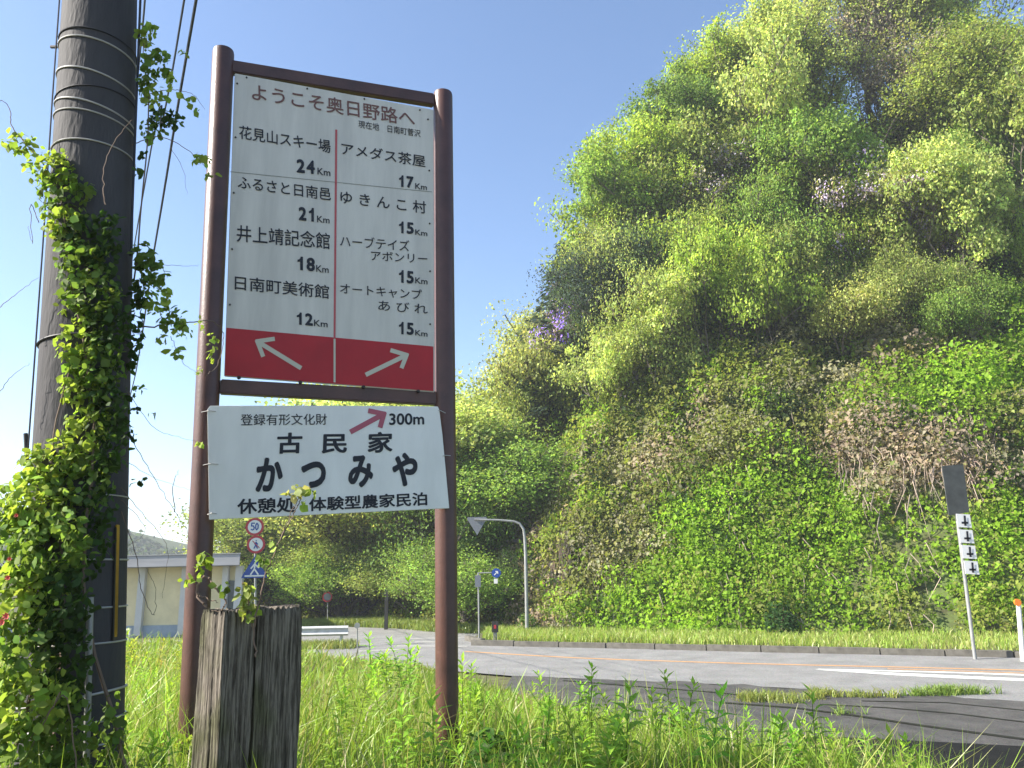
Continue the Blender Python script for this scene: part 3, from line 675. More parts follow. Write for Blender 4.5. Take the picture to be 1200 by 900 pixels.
while cnt < 215:
    Yv = math.exp(wr.uniform(math.log(3.4), math.log(11))); pxw = wr.choice([wr.uniform(540, 1040), wr.uniform(540, 1040), wr.uniform(340, 560), wr.uniform(130, 240)]); Xv = (pxw-600)/900*Yv*1.03
    hh, s = bank_h(np.array([Xv]), np.array([Yv]))
    if s[0] < .2: continue
    if pxw < 540 and wr.random() < .55: continue
    if .5*wob(np.array([Xv]), np.array([Yv]), 0, 1.1, 40)[0] + wr.uniform(-.4, .4) < -.15: continue
    put_weed(Xv, Yv, wr.uniform(.6, 1.0) if Yv < 8 else wr.uniform(.6, 1.0)); cnt += 1
for k in range(38):
    pxw = 560 + k*12 + wr.uniform(-26, 26); Yv = 11.5 - (pxw-560)/460*5.2 + wr.uniform(-1.2, .4); Xv = (pxw-600)/900*Yv*1.03
    put_weed(Xv, Yv, wr.uniform(.6, 1.15), lab='taller leafy weed along the edge of the bank above the dark apron', grp='taller weeds along the edge of the bank')
for k in range(7): put_weed(-1.55+wr.uniform(-.35, .35), 10.2+wr.uniform(-.3, .4), wr.uniform(1.25, 1.7), lab='tall leafy weed in the clump standing out against the road left of the brown post', grp='tall weeds in the clump left of the right-hand post')
# brownish weeds by the building
for k in range(30): put_weed(-5.6+wr.uniform(-1.1, 1.3), 13+wr.uniform(-1.5, 1.5), wr.uniform(1.0, 1.5), (1.2, .85, 1.0), 'pale olive weed on the bank in front of the cream building', 'olive weeds in front of the building')

# ------------------------------------------------------------ the brown sign frame
ANG = math.radians(17); SN = np.array([math.sin(ANG), -math.cos(ANG), 0]); SU = np.array([math.cos(ANG), math.sin(ANG), 0])
b0 = ray(224, 870); SO = EY + b0*(4.3/b0[1])
def L(px, py, off=0.0):
    d = ray(px, py); return Vector(EY + d*(((SO + SN*off - EY) @ SN)/(d @ SN)))
frame = empty('information_signpost', (-1.05, 4.5, 1.0), 'tall brown steel two-post frame holding a white and red road information board', 'signpost')
def post(pb, pt, r, par, zb=.7):
    a, t = L(*pb), L(*pt); d = (t-a).normalized(); bt = a - d*((a.z-zb)/d.z)
    b = MB(); b.tube([bt, t-d*.03, t-d*.012, t-d*.003, t], [r, r, r*.94, r*.75, r*.35], 32); return b.build('post', BROWN, par, smooth=True)
post((224, 870), (262, 58), .066, frame); post((524, 845), (519, 108), .066, frame)
def bar(p1, p2, h, th):
    b = MB(); b.beam(L(*p1), L(*p2), th, h); return b.build('crossbar', BROWN, frame, bevel=.006)
bar((272, 79.5), (508, 118), .088, .05); bar((258, 453.5), (512, 467.3), .085, .05)
def board(pts, off, th, m, par, name='board', bev=.004):
    b = MB(); P = [L(*q, off) for q in pts]; b.prism(P, Vector(SN)*-th); return b.build(name, m, par, bevel=bev)
BO = .035
bd = board([(262.5, 441), (509.6, 459.6), (508.2, 128.3), (275, 85.5)], BO, .012, BOARD, frame)
def flat(name, pts, off, m, par):
    b = MB(); b.poly([L(*q, off) for q in pts]); return b.build(name, m, par)
flat('red_panel', [(263.3, 440), (508, 458.3), (507.8, 406), (265.3, 384)], BO+.002, RED, bd)
flat('divider', [(390.9, 396), (393.2, 396), (395.3, 152), (392.9, 151.6)], BO+.0025, PINKR, bd)
flat('divider', [(390.9, 448), (393.2, 448.2), (393.2, 397), (390.9, 397)], BO+.004, CREAM, bd)
flat('board_seam', [(269.6, 201.4), (506, 225.2), (506, 224.5), (269.6, 200.7)], BO+.0015, mat('seam_grey', (.25, .25, .22), .7), bd)
def arrow(tail, tip, bl, br, w_, off, m, par):
    b = MB(); t, p, a, c = [np.array(q, float) for q in (tail, tip, bl, br)]
    def stroke(s, e, ww, o):
        d = (e-s)/np.linalg.norm(e-s); n = np.array([-d[1], d[0]])*ww/2; b.poly([L(*(s-n), o), L(*(e-n), o), L(*(e+n), o), L(*(s+n), o)])
    dd = (p-t)/np.linalg.norm(p-t); stroke(t, p-dd*1.5, w_, off); stroke(a, p+(p-a)/np.linalg.norm(p-a)*w_*.35, w_*.95, off+.0006); stroke(c, p+(p-c)/np.linalg.norm(p-c)*w_*.35, w_*.95, off+.0012)
    return b.build('arrow', m, par)
arrow((353, 431.5), (301.5, 400), (322, 397), (308.5, 418), 5.2, BO+.004, CREAM, bd)
arrow((428.5, 439.3), (476.5, 416), (457.5, 410.3), (470.5, 431.5), 5.2, BO+.004, CREAM, bd)
for q in [(289, 91), (360, 104), (427, 116), (492, 129), (278, 98), (501.5, 140), (276, 161), (274, 226), (272, 292), (269.5, 357), (503, 200), (503.5, 262), (504, 318), (504, 380)]:
    b = MB(); c = L(*q, BO+.001); b.tube([c, c+Vector(SN)*.006], [.006, .005], 8); b.build('bolt', BOLT, bd, smooth=False)
for q in [(280, 442.5), (352, 448), (426, 453.5), (490, 458.5)]:
    b = MB(); c = L(*q, BO+.004); b.tube([c, c+Vector(SN)*.012], [.012, .009], 8); b.build('bolt', BOLT, bd)

def text(body, BL, BR, TL, off, m, par, bold=0.0, space=1.0, cell=True, name='lettering'):
    cu = bpy.data.curves.new('lettering', 'FONT'); cu.body = body; cu.size = 1; cu.resolution_u = 4; cu.space_character = space
    to = link(bpy.data.objects.new('lettering', cu)); bpy.context.view_layer.update()
    me = bpy.data.meshes.new_from_object(to.evaluated_get(bpy.context.evaluated_depsgraph_get())); bpy.data.objects.remove(to)
    n = len(me.vertices); co_ = np.zeros(n*3, np.float32); me.vertices.foreach_get('co', co_); co_ = co_.reshape(-1, 3)
    # heavier strokes: the same flat print laid a few times, each a hair aside
    mn, mx = co_.min(0), co_.max(0); u = (co_[:, 0]-mn[0])/(mx[0]-mn[0]); v = (co_[:, 1]-mn[1])/(mx[1]-mn[1])
    o_, uu, vv = L(*BL, off), L(*BR, off), L(*TL, off); uu = uu-o_; vv = vv-o_
    bx, bz = bold/(mx[0]-mn[0]), bold/(mx[1]-mn[1]); u = bx + u*(1-2*bx); v = bz + v*(1-2*bz)
    fs = [tuple(p.vertices) for p in me.polygons]; VV, FF = [], []; K = 1 if bold < .004 else (4 if bold < .02 else 8)
    for k in range(K):
        a = 6.2832*k/K + .39; du, dv = (bx*math.cos(a), bz*math.sin(a)) if K > 1 else (0, 0)
        P = np.array(o_)[None] + (u+du)[:, None]*np.array(uu)[None] + (v+dv)[:, None]*np.array(vv)[None] + SN*.00012*k
        FF += [tuple(i+len(VV) for i in f) for f in fs]; VV += [tuple(p) for p in P]
    bpy.data.meshes.remove(me); me = bpy.data.meshes.new(name); me.from_pydata(VV, [], FF); me.materials.append(m); me.update()
    return parent(link(bpy.data.objects.new(name, me)), par)
TX = BO+.003; B1 = .004
def digits(st, BL, BR, TL):
    BL, BR, TL = [np.array(q, float) for q in (BL, BR, TL)]; u = BR-BL; v = TL-BL
    for k, ch in enumerate(st):
        x0, x1 = (k*.54, k*.54+.46)
        if ch == '1':
            x0 += .06; w_ = .34; b = MB(); q = lambda x, y: L(*(BL+u*(x0+x*w_)+v*y), TX)
            b.poly([q(.42, 0), q(.86, 0), q(.86, 1), q(.52, 1), q(.42, .86), q(.22, .78), q(.0, .74), q(.0, .58), q(.42, .62)]); b.build('lettering', INK, bd)
        else: text(ch, tuple(BL+u*x0), tuple(BL+u*x1), tuple(BL+u*x0+v), TX, INK, bd, .035)
text('ようこそ奥日野路へ', (295.3, 117), (486.5, 148.5), (295.3, 97.5), TX, INK2, bd, .010)
text('現在地　日南町菅沢', (420, 149.5), (493, 161), (420, 140.8), TX, INK, bd, .005)
text('花見山スキー場', (280.3, 162.3), (387.6, 179.6), (280.3, 146.6), TX, INK, bd, .010)
text('ふるさと日南邑', (278.6, 220.6), (388, 235.2), (278.6, 205.5), TX, INK, bd, .010)
text('井上靖記念館', (277.2, 283.2), (386.8, 292.4), (277.4, 263), TX, INK, bd, .010)
text('日南町美術館', (275, 339.4), (385.8, 350.4), (275.2, 322.6), TX, INK, bd, .010)
for a, bl, br, tl, kl, kr, kt in [('24', (347.5, 202), (369, 204.2), (347.5, 186), (372, 204.4), (387.2, 206.4), (372, 196.4)),
        ('21', (350, 258), (370, 260), (350, 242), (371.5, 260.2), (386.3, 261.8), (371.5, 252.6)),
        ('18', (347.3, 316), (369.2, 318.4), (347.3, 300), (370.5, 318.4), (385.2, 320), (370.5, 310.4)),
        ('12', (346.5, 380), (366.8, 382), (346.5, 365.6), (368, 382), (384, 383.6), (368, 374.5)),
        ('17', (466.5, 218.6), (484.7, 220.8), (466.5, 204.8), (486.6, 221.2), (500.3, 222.9), (486.6, 214.4)),
        ('15', (466.5, 272.7), (485, 274.6), (466.5, 259), (486.6, 275), (500.8, 276.8), (486.6, 268.6)),
        ('15', (466.5, 330.8), (485, 332.8), (466.5, 316), (486.6, 332), (501, 333.4), (486.6, 324.8)),
        ('15', (466.5, 391.3), (485, 393), (466.5, 376.7), (486.6, 393), (501, 394.6), (486.6, 386.4))]:
    digits(a, bl, br, tl); text('Km', kl, kr, kt, TX, INK, bd, .012)
text('アメダス茶屋', (400, 180.8), (498.6, 196.2), (400, 166.4), TX, INK, bd, .010)
text('ゆ き ん こ 村', (398.8, 238), (499.6, 250.6), (398.8, 223), TX, INK, bd, .010)
text('ハーブテイズ', (398.5, 288.5), (480, 294.5), (398.5, 275.2), TX, INK, bd, .005)
text('アボンリー', (434.8, 304.8), (500.8, 308.8), (434.8, 293.6), TX, INK, bd, .005)
text('オートキャンプ', (398.5, 344), (494.5, 351.6), (398.5, 331.6), TX, INK, bd, .005)
text('あ び れ', (443.3, 363.5), (501.2, 368.2), (443.3, 351.6), TX, INK, bd, .005)

# lower white board, wired to the posts a little askew: a thing of its own
WO = .095
wbd = empty('guesthouse_sign_board', tuple(L(385, 540, WO)), 'white hand-lettered guesthouse board wired slightly askew across the lower part of the brown posts', 'sign board')
wbo = board([(245, 609), (526.5, 595.5), (518.6, 510), (514.8, 480), (513, 476.2), (380, 475.2), (246, 475.4), (242.8, 480)], WO, .010, BOARD_W, wbd, 'panel', .002)
WT = WO+.002
text('登録有形文化財', (282, 498.8), (383.4, 497.8), (282, 485.2), WT, INK, wbo, .006)
text('300m', (456, 498.2), (497.2, 497.6), (456, 484.4), WT, INK, wbo, .022)
arrow((410.5, 506.3), (450, 485), (431.5, 481.2), (445.3, 501), 6, WT, PINKA, wbo)
for s_, a, b_, c_ in [('古', (324, 532), (354, 531.3), (325, 507)), ('民', (376.7, 531.5), (406.5, 531), (377.5, 508.7)), ('家', (430.5, 531), (460, 530), (431.5, 506.4)),
                     ('か', (298.5, 577), (330.3, 575.5), (301.5, 536.4)), ('つ', (354, 572.5), (383, 571.5), (352.5, 541)), ('み', (407.7, 572), (437, 571), (409, 533.5)), ('や', (459, 571), (489, 569.5), (460, 530.8))]:
    kana = s_ in 'かつみや'
    text(s_, a, b_, c_, WT, INK, wbo, .040 if kana else .028)
text('休憩処', (278, 602.8), (346.5, 600.3), (278, 584.4), WT, INK, wbo, .026)
text('体験型農家民泊', (362, 599.5), (500.9, 592.3), (362, 582.8), WT, INK, wbo, .026)
for a, b_ in [((236, 483), (253, 482)), ((238, 545), (256, 544)), ((243, 603), (254, 602)), ((510, 481), (522, 484)), ((515, 536), (528, 534))]:
    b = MB(); m_ = ((a[0]+b_[0])/2, (a[1]+b_[1])/2-1.5); b.tube([L(*a, .075), L(*m_, WO+.012), L(*b_, WO+.004)], .0022, 5); b.build('tie_wire', WIRE, wbd)

# ------------------------------------------------------------ the two wooden posts
def rough_post(corner_px, top_px, wd, dp, az, Yc, topz_px, label, seed):
    """square weathered timber; corner_px = pixel of its near-left corner at the top"""
    c = Vector(at(corner_px, top_px, Yc)); top = c.z; zb = .85
    fx = Vector((math.cos(az), math.sin(az), 0)); fy = Vector((-math.sin(az), math.cos(az), 0))
    r = random.Random(seed); nz = 90; nu = 26; V = []; Fc = []
    per = []
    for k in range(nu): per.append((k/nu*wd, 0, 0))
    for k in range(nu): per.append((wd, k/nu*dp, 1))
    for k in range(nu): per.append((wd*(1-k/nu), dp, 2))
    for k in range(nu): per.append((0, dp*(1-k/nu), 3))
    grooves = [r.uniform(0, 1)**1.8 for _ in per]; P = len(per)
    for j in range(nz+1):
        t = j/nz; z = zb + (top-zb)*t
        for k, (a, b, s) in enumerate(per):
            g = .0045*grooves[k]*(.6+.6*math.sin(t*5+k*1.7)) + .0015*r.random()
            wv = .003*math.sin(t*7+seed)+.002*math.sin(t*19+k*.2)
            cx, cy = wd/2, dp/2; dx, dy = a-cx, b-cy; kx_ = 1-2*g/wd; 
            cor = 1 - .05*max(0, (abs(dx)/(wd/2))*(abs(dy)/(dp/2))-.8)*5*.35
            edge = 1-(.045*(t-.985)/.015 if t > .985 else 0)
            p = c + fx*(cx+dx*kx_*cor*edge+wv) + fy*(cy+dy*(1-2*g/dp)*cor*edge); zz = z
            if t > .93: zz = z - (t-.93)/.07*(.012*r.random() + .014*abs(math.sin(k*.9+seed)))
            V.append((p.x, p.y, zz))
    for j in range(nz):
        for k in range(P): k2 = (k+1) % P; Fc.append((j*P+k, j*P+k2, (j+1)*P+k2, (j+1)*P+k))
    n0 = len(V); cc = c + fx*wd/2 + fy*dp/2; V.append((cc.x, cc.y, top-.012))
    for k in range(P): Fc.append((nz*P+k, nz*P+(k+1) % P, n0))
    me = bpy.data.meshes.new('wooden_post'); me.from_pydata([tuple(Vector(v)-Vector((cc.x, cc.y, zb))) for v in V], [], Fc); me.materials.append(WOOD)
    o = link(bpy.data.objects.new('wooden_post', me)); o.location = (cc.x, cc.y, zb); return tag(o, label, 'wooden post')
WOOD = bpy.data.materials.new('weathered_wood'); WOOD.use_nodes = True
nt = WOOD.node_tree; B_ = nt.nodes['Principled BSDF']; B_.inputs['Roughness'].default_value = .9; B_.inputs['Specular IOR Level'].default_value = .2
tc = nt.nodes.new('ShaderNodeTexCoord'); mp = nt.nodes.new('ShaderNodeMapping'); mp.inputs['Scale'].default_value = (55, 55, 3.2); nt.links.new(tc.outputs['Object'], mp.inputs[0])
n1 = nt.nodes.new('ShaderNodeTexNoise'); n1.inputs['Scale'].default_value = 1.6; n1.inputs['Detail'].default_value = 8; n1.inputs['Roughness'].default_value = .7; n1.inputs['Distortion'].default_value = .4; nt.links.new(mp.outputs[0], n1.inputs['Vector'])
cr = nt.nodes.new('ShaderNodeValToRGB'); e = cr.color_ramp.elements; e[0].position = .36; e[0].color = (.028, .022, .017, 1); e[1].position = .62; e[1].color = (.22, .19, .155, 1); m_e = e.new(.46); m_e.color = (.075, .063, .05, 1)
nt.links.new(n1.outputs[0], cr.inputs[0]); n2 = nt.nodes.new('ShaderNodeTexNoise'); n2.inputs['Scale'].default_value = 5; nt.links.new(tc.outputs['Object'], n2.inputs['Vector'])
c2 = nt.nodes.new('ShaderNodeValToRGB'); c2.color_ramp.elements[0].position = .45; c2.color_ramp.elements[0].color = (1, 1, 1, 1); c2.color_ramp.elements[1].position = .62; c2.color_ramp.elements[1].color = (.62, .72, .45, 1); nt.links.new(n2.outputs[0], c2.inputs[0])
mx = nt.nodes.new('ShaderNodeMix'); mx.data_type = 'RGBA'; mx.blend_type = 'MULTIPLY'; mx.inputs[0].default_value = 1; nt.links.new(cr.outputs[0], mx.inputs[6]); nt.links.new(c2.outputs[0], mx.inputs[7]); nt.links.new(mx.outputs[2], B_.inputs['Base Color'])
bp = nt.nodes.new('ShaderNodeBump'); bp.inputs['Strength'].default_value = .9; bp.inputs['Distance'].default_value = .006; nt.links.new(n1.outputs[0], bp.inputs['Height']); nt.links.new(bp.outputs[0], B_.inputs['Normal'])
AZW = math.radians(50)
rough_post(264, 712, .112, .150, AZW, 2.5, 0, 'weathered grey timber post standing left of its twin, its left face in the sun', 3)
pB = at(264, 712, 2.5) + .118*np.array([math.cos(AZW), math.sin(AZW), 0]); qx, qy = proj(pB)
rough_post(float(qx), float(qy)-1.5, .174, .15, AZW, float(pB[1]), 0, 'darker weathered timber post on the right, wider and shaded', 9)

# ------------------------------------------------------------ utility pole
PD = 3.35
pt_, pb_ = Vector(at(117, 20, PD)), Vector(at(82, 860, PD)); dv = (pt_-pb_).normalized()
def pc(z): return pb_ + dv*((z-pb_.z)/dv.z)
def pr(z): return .205 - (z-1.0)*.0085
pole = empty('utility_pole', (pc(1.0).x, pc(1.0).y, 1.0), 'thick concrete utility pole wrapped in wire and climbing vine at the left edge', 'utility pole')
b = MB(); zs = np.linspace(.7, 9.5, 40); b.tube([pc(z) for z in zs], [pr(z) for z in zs], 40); b.build('shaft', POLE, pole, smooth=True)
def band(z, tilt, rw=.004, m=WIRE, arc=(0, 6.2832)):
    b = MB(); c = pc(z); R_ = pr(z)+rw*.8; n = 40; b.tube([c + Vector((math.cos(a)*R_, math.sin(a)*R_, tilt*math.cos(a))) for a in np.linspace(arc[0], arc[1], n)], rw, 6, False); return b.build('wire_band', m, pole, smooth=True)
def zat(px, py): return float(at(px, py, PD-.19)[2])
for (px, py, tl_, m_, rw) in [(120, 38, -.02, WIRE, .0045), (120, 75, -.03, WIRE, .0045), (120, 112, -.035, WIRE, .0045), (120, 124, -.02, WIRE, .004), (118, 97, .02, CABLE, .003), (110, 160, .0, WIRE, .004), (112, 28, -.01, CABLE, .004), (50, 392, .02, CABLE, .005), (115, 577, 0, WIRE, .003), (120, 655, 0, WIRE, .004), (120, 713, 0, WIRE, .004), (120, 756, 0, WIRE, .004), (120, 824, .03, WIRE, .005), (120, 856, .02, WIRE, .005), (120, 882, .01, WIRE, .004)]:
    band(zat(px, py), tl_, rw, m_)
# strapped conduits and the yellow strips of the pole guard
def strip_on_pole(name, px1, py1, px2, py2, wd, th, m):
    ya = PD-.21; a, c = Vector(at(px1, py1, ya)), Vector(at(px2, py2, ya)); 
    def snap(p):
        cc = pc(p.z); d = Vector((p.x-cc.x, p.y-cc.y, 0)); R_ = pr(p.z)
        dx = max(-R_*.97, min(R_*.97, d.x*.985)); dy = -math.sqrt(max(R_*R_-dx*dx, 0)); return Vector((cc.x+dx*1.04, cc.y+dy*1.04, p.z)), math.atan2(dy, dx)
    A, an = snap(a); Cc, _ = snap(c); b = MB(); b.beam(A, Cc, wd, th, up=(math.cos(an), math.sin(an), 0)); return b.build(name, m, pole, bevel=.002)
strip_on_pole('guard_strip', 130, 615, 125, 751, .017, .008, YELLOW); strip_on_pole('guard_strip', 136.5, 612, 132, 748, .019, .008, YELLOW)
strip_on_pole('guard_plate', 123, 615, 119, 755, .03, .006, DARKPIPE)
b = MB(); b.tube([at(106, 700, PD-.235), at(101, 905, PD-.235)], .012, 10); b.build('conduit', GALV, pole, smooth=True)
b = MB(); b.tube([at(164.5, 0, PD-.03), at(159, 140, PD-.03), at(153, 300, PD-.03)], .006, 8); b.build('conduit', CABLE, pole, smooth=True)
b = MB(); b.tube([at(70, -5, PD-.1), at(61, 120, PD-.1), at(50, 290, PD-.1), at(33, 525, PD-.1)], .004, 6); b.build('conduit', CABLE, pole, smooth=True)
b = MB(); b.tube([at(60, 55, PD-.05), at(66, 55, PD-.06)], .008, 8); b.build('bolt', BOLT, pole)
b = MB(); b.tube([at(30, 508, PD-.08), at(32, 545, PD-.08)], .009, 8); b.build('step_peg', DARKPIPE, pole)

# ------------------------------------------------------------ overhead wires: they run on to a far pole behind the vine
fp = at(121, 640, 60); 
b = MB(); b.tube([(fp[0], fp[1], -.1), (fp[0], fp[1], 13)], [.2, .12], 10); fpo = b.build('utility_pole', POLE, None, smooth=True); tag(fpo, 'distant utility pole in line behind the vine-wrapped pole', 'utility pole')
for (p0, p1, mid, r0, lab) in [((170, -5), (118, 560), (161, 285), .006, 'thin overhead wire nearest the pole'), ((214, -5), (119, 555), (160, 285), .006, 'middle thin overhead wire'), ((230.5, -5), (122, 570), (156, 450), .009, 'thickest twisted overhead wire, rightmost of the three')]:
    pass
def cable(pix, Ys, r0, lab):
    pts = [at(x, y, Y_) for (x, y), Y_ in zip(pix, Ys)]; b = MB(); P = np.array(pts); t = np.linspace(0, len(P)-1, 24); Q = np.stack([cr_interp(P[:, j], t) for j in range(3)], 1)
    b.tube(Q, r0, 6); o = b.build('overhead_wire', CABLE, None, smooth=True); return tag(o, lab, 'wire', 'overhead wires')
cable([(172, -60), (169, 10), (157, 140), (140, 340), (119, 520)], [5, 6, 9, 18, 59], .009, 'thin overhead wire running down along the edge of the pole')
cable([(224, -60), (215, 5), (190, 145), (157, 290), (119, 528)], [5, 6, 8.5, 13, 59], .010, 'middle thin overhead wire')
cable([(240, -60), (229, 5), (205, 145), (182, 285), (148, 480), (122, 536)], [5, 6, 8, 11, 25, 59], .014, 'thickest overhead wire, rightmost of the three')

# ------------------------------------------------------------ vines on the pole
def vine_leaf(seed):
    r = random.Random(seed); V = [(0, 0, 0), (.32, .30, .05), (.42, .62, .03), (0, 1.0, -.10), (-.42, .62, .03), (-.32, .30, .05), (0, .35, -.03), (0, .68, -.03)]
    V = [(x*r.uniform(.9, 1.1), y, z) for x, y, z in V]
    Fc = [(0, 1, 6), (0, 6, 5), (1, 2, 7), (1, 7, 6), (2, 3, 7), (3, 4, 7), (7, 4, 5), (7, 5, 6)]
    me = bpy.data.meshes.new('leaf'); me.from_pydata(V, [], Fc); me.materials.append(LEAF)
    a_ = me.attributes.new('tint', 'FLOAT_COLOR', 'FACE'); a_.data.foreach_set('color', np.array([(1, 1, 1, 1)]*8, np.float32).ravel())
    me.polygons.foreach_set('use_smooth', [True]*8); return me
VL = [vine_leaf(s) for s in range(4)]
VLbase = np.array([v.co[:] for v in VL[0].vertices]); VLf = np.array([p.vertices[:] for p in VL[0].polygons])
def leaves_many(P, axis, up, size, tint, name, par):
    ax = unit(axis); sd_ = unit(np.cross(ax, up)); nn = np.cross(sd_, ax); n = len(P)
    V = P[:, None] + size[:, None, None]*(VLbase[None, :, 0:1]*sd_[:, None]*.85 + VLbase[None, :, 1:2]*ax[:, None] + VLbase[None, :, 2:3]*nn[:, None])
    Fc = (VLf[None] + (np.arange(n)*8)[:, None, None]).reshape(-1, 3)
    o = link(bpy.data.objects.new(name, np_mesh(name, V.reshape(-1, 3), Fc, LEAF, np.repeat(tint, 8, 0), smooth=True))); parent(o, par); return o
def vine(name, blobs, label, cat, nlarge, stems, size=(.028, .05), dens=1.0, seed=1):
    r = np.random.default_rng(seed); P, S, Cc = [], [], []
    for (px, py, rx, ry, Yd, rd, cnt, cl) in blobs:
        if name == 'climbing_vine' and 240 < py < 530 and px < 120: px += 15
        cnt = int(cnt*dens); c = at(px, py, Yd); wx = rx*Yd/900; wz = ry*Yd/900*1.05; d = unit(r.normal(size=(cnt, 3)))*(r.uniform(.2, 1, cnt)**.45)[:, None]
        p = c + d*np.array([wx, rd*.7, wz]); P.append(p); S.append(r.uniform(*size, cnt)*r.choice([.7, 1, 1, 1.25], cnt)); Cc.append(np.asarray(cl)*np.exp(r.normal(0, .2, (cnt, 1)))*(1+r.normal(0, .06, (cnt, 3))))
    P = np.concatenate(P); S = np.concatenate(S); Cc = np.clip(np.concatenate(Cc), .005, .8)
    # keep leaves out of the pole itself
    cxy = np.array([[pc(z).x, pc(z).y, pr(z)] for z in P[:, 2]]); d = P[:, :2]-cxy[:, :2]; dist_ = np.linalg.norm(d, axis=1); ins = dist_ < cxy[:, 2]+.012
    P[ins, :2] = cxy[ins, :2] + d[ins]/np.maximum(dist_[ins], 1e-4)[:, None]*(cxy[ins, 2]+.012+r.uniform(0, .06, ins.sum()))[:, None]
    back = ins & (P[:, 1] > cxy[:, 1]+.08); P, S, Cc = P[~back], S[~back], Cc[~back]; n = len(P)
    o = empty(name, P.mean(0)*[1, 1, 0]+[0, 0, .95], label, cat)
    ax = r.normal(size=(n, 3)); ax[:, 2] -= .9; up = r.normal(size=(n, 3))*.6 + np.array([-.5, -.5, .8])
    vis = np.argsort(P[:, 1] - S*4 + r.normal(0, .02, n)); big = vis[:nlarge]; rest = vis[nlarge:]
    axu = unit(ax); sdv = unit(np.cross(axu, up)); nn = np.cross(sdv, axu)
    for q in big:
        lo = link(bpy.data.objects.new('leaf', VL[q % 4])); m_ = Matrix(((sdv[q, 0], axu[q, 0], nn[q, 0]), (sdv[q, 1], axu[q, 1], nn[q, 1]), (sdv[q, 2], axu[q, 2], nn[q, 2]))).to_4x4()
        lo.rotation_mode = 'QUATERNION'; lo.rotation_quaternion = m_.to_quaternion(); s_ = float(S[q])*1.08; lo.scale = (s_,)*3; lo.location = Vector(P[q]) - Vector(o.location); lo.parent = o; lo.color = (*Cc[q], 1)
    f = leaves_many(P[rest], ax[rest], up[rest], S[rest], Cc[rest], 'foliage', o); f['kind'] = 'stuff'
    for st in stems:
        b = MB(); Q = np.array([at(x, y, Y_) for x, y, Y_ in st[0]]); t = np.linspace(0, len(Q)-1, 6*len(Q)); Q = np.stack([cr_interp(Q[:, j], t) for j in range(3)], 1)
        Q = Q + RNG.normal(0, .0022, Q.shape)
        b.tube(Q, list(np.linspace(st[1], st[1]*.35, len(Q))), 5, False); b.build('stem', TWIG, o, smooth=True)
    return o
LT = (.27, .36, .065); MD = (.15, .23, .045); DK = (.05, .095, .022)  # leaf tints; on the pole, sun and shade are put into them
D1 = PD-.20
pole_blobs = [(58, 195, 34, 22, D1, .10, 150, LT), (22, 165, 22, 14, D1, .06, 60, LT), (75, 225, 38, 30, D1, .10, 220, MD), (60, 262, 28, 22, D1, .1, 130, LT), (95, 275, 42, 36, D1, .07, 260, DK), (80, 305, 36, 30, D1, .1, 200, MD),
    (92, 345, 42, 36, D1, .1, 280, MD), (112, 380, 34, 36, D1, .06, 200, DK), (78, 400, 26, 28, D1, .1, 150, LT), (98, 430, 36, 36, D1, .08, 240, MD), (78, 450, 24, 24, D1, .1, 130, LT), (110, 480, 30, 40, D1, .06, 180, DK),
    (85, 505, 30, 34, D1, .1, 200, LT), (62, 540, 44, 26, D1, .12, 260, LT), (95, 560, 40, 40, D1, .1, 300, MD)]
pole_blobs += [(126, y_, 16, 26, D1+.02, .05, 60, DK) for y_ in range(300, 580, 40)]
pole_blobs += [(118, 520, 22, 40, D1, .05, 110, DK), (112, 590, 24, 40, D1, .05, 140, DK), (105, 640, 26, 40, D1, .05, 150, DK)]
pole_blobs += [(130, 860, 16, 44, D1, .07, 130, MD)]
vst = [([(150, 905, D1), (100, 700, D1-.02), (110, 500, D1), (85, 330, D1), (70, 215, D1)], .008), ([(60, 905, D1), (75, 700, D1), (60, 540, D1), (85, 420, D1)], .007),
       ([(70, 215, D1), (40, 180, D1), (15, 150, D1), (12, 130, D1), (0, 118, D1), (-20, 140, D1)], .003), ([(45, 260, D1), (36, 240, D1), (38, 285, D1), (33, 265, D1)], .002), ([(-5, 365, D1), (18, 345, D1), (45, 325, D1)], .0018), ([(-5, 465, D1), (15, 440, D1), (35, 425, D1)], .0018),
       ([(123, 240, D1-.03), (122, 200, D1-.03), (135, 165, D1-.03), (155, 140, D1-.03)], .003)]
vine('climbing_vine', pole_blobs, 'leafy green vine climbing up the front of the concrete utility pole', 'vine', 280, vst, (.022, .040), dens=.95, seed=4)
D2 = PD-.02
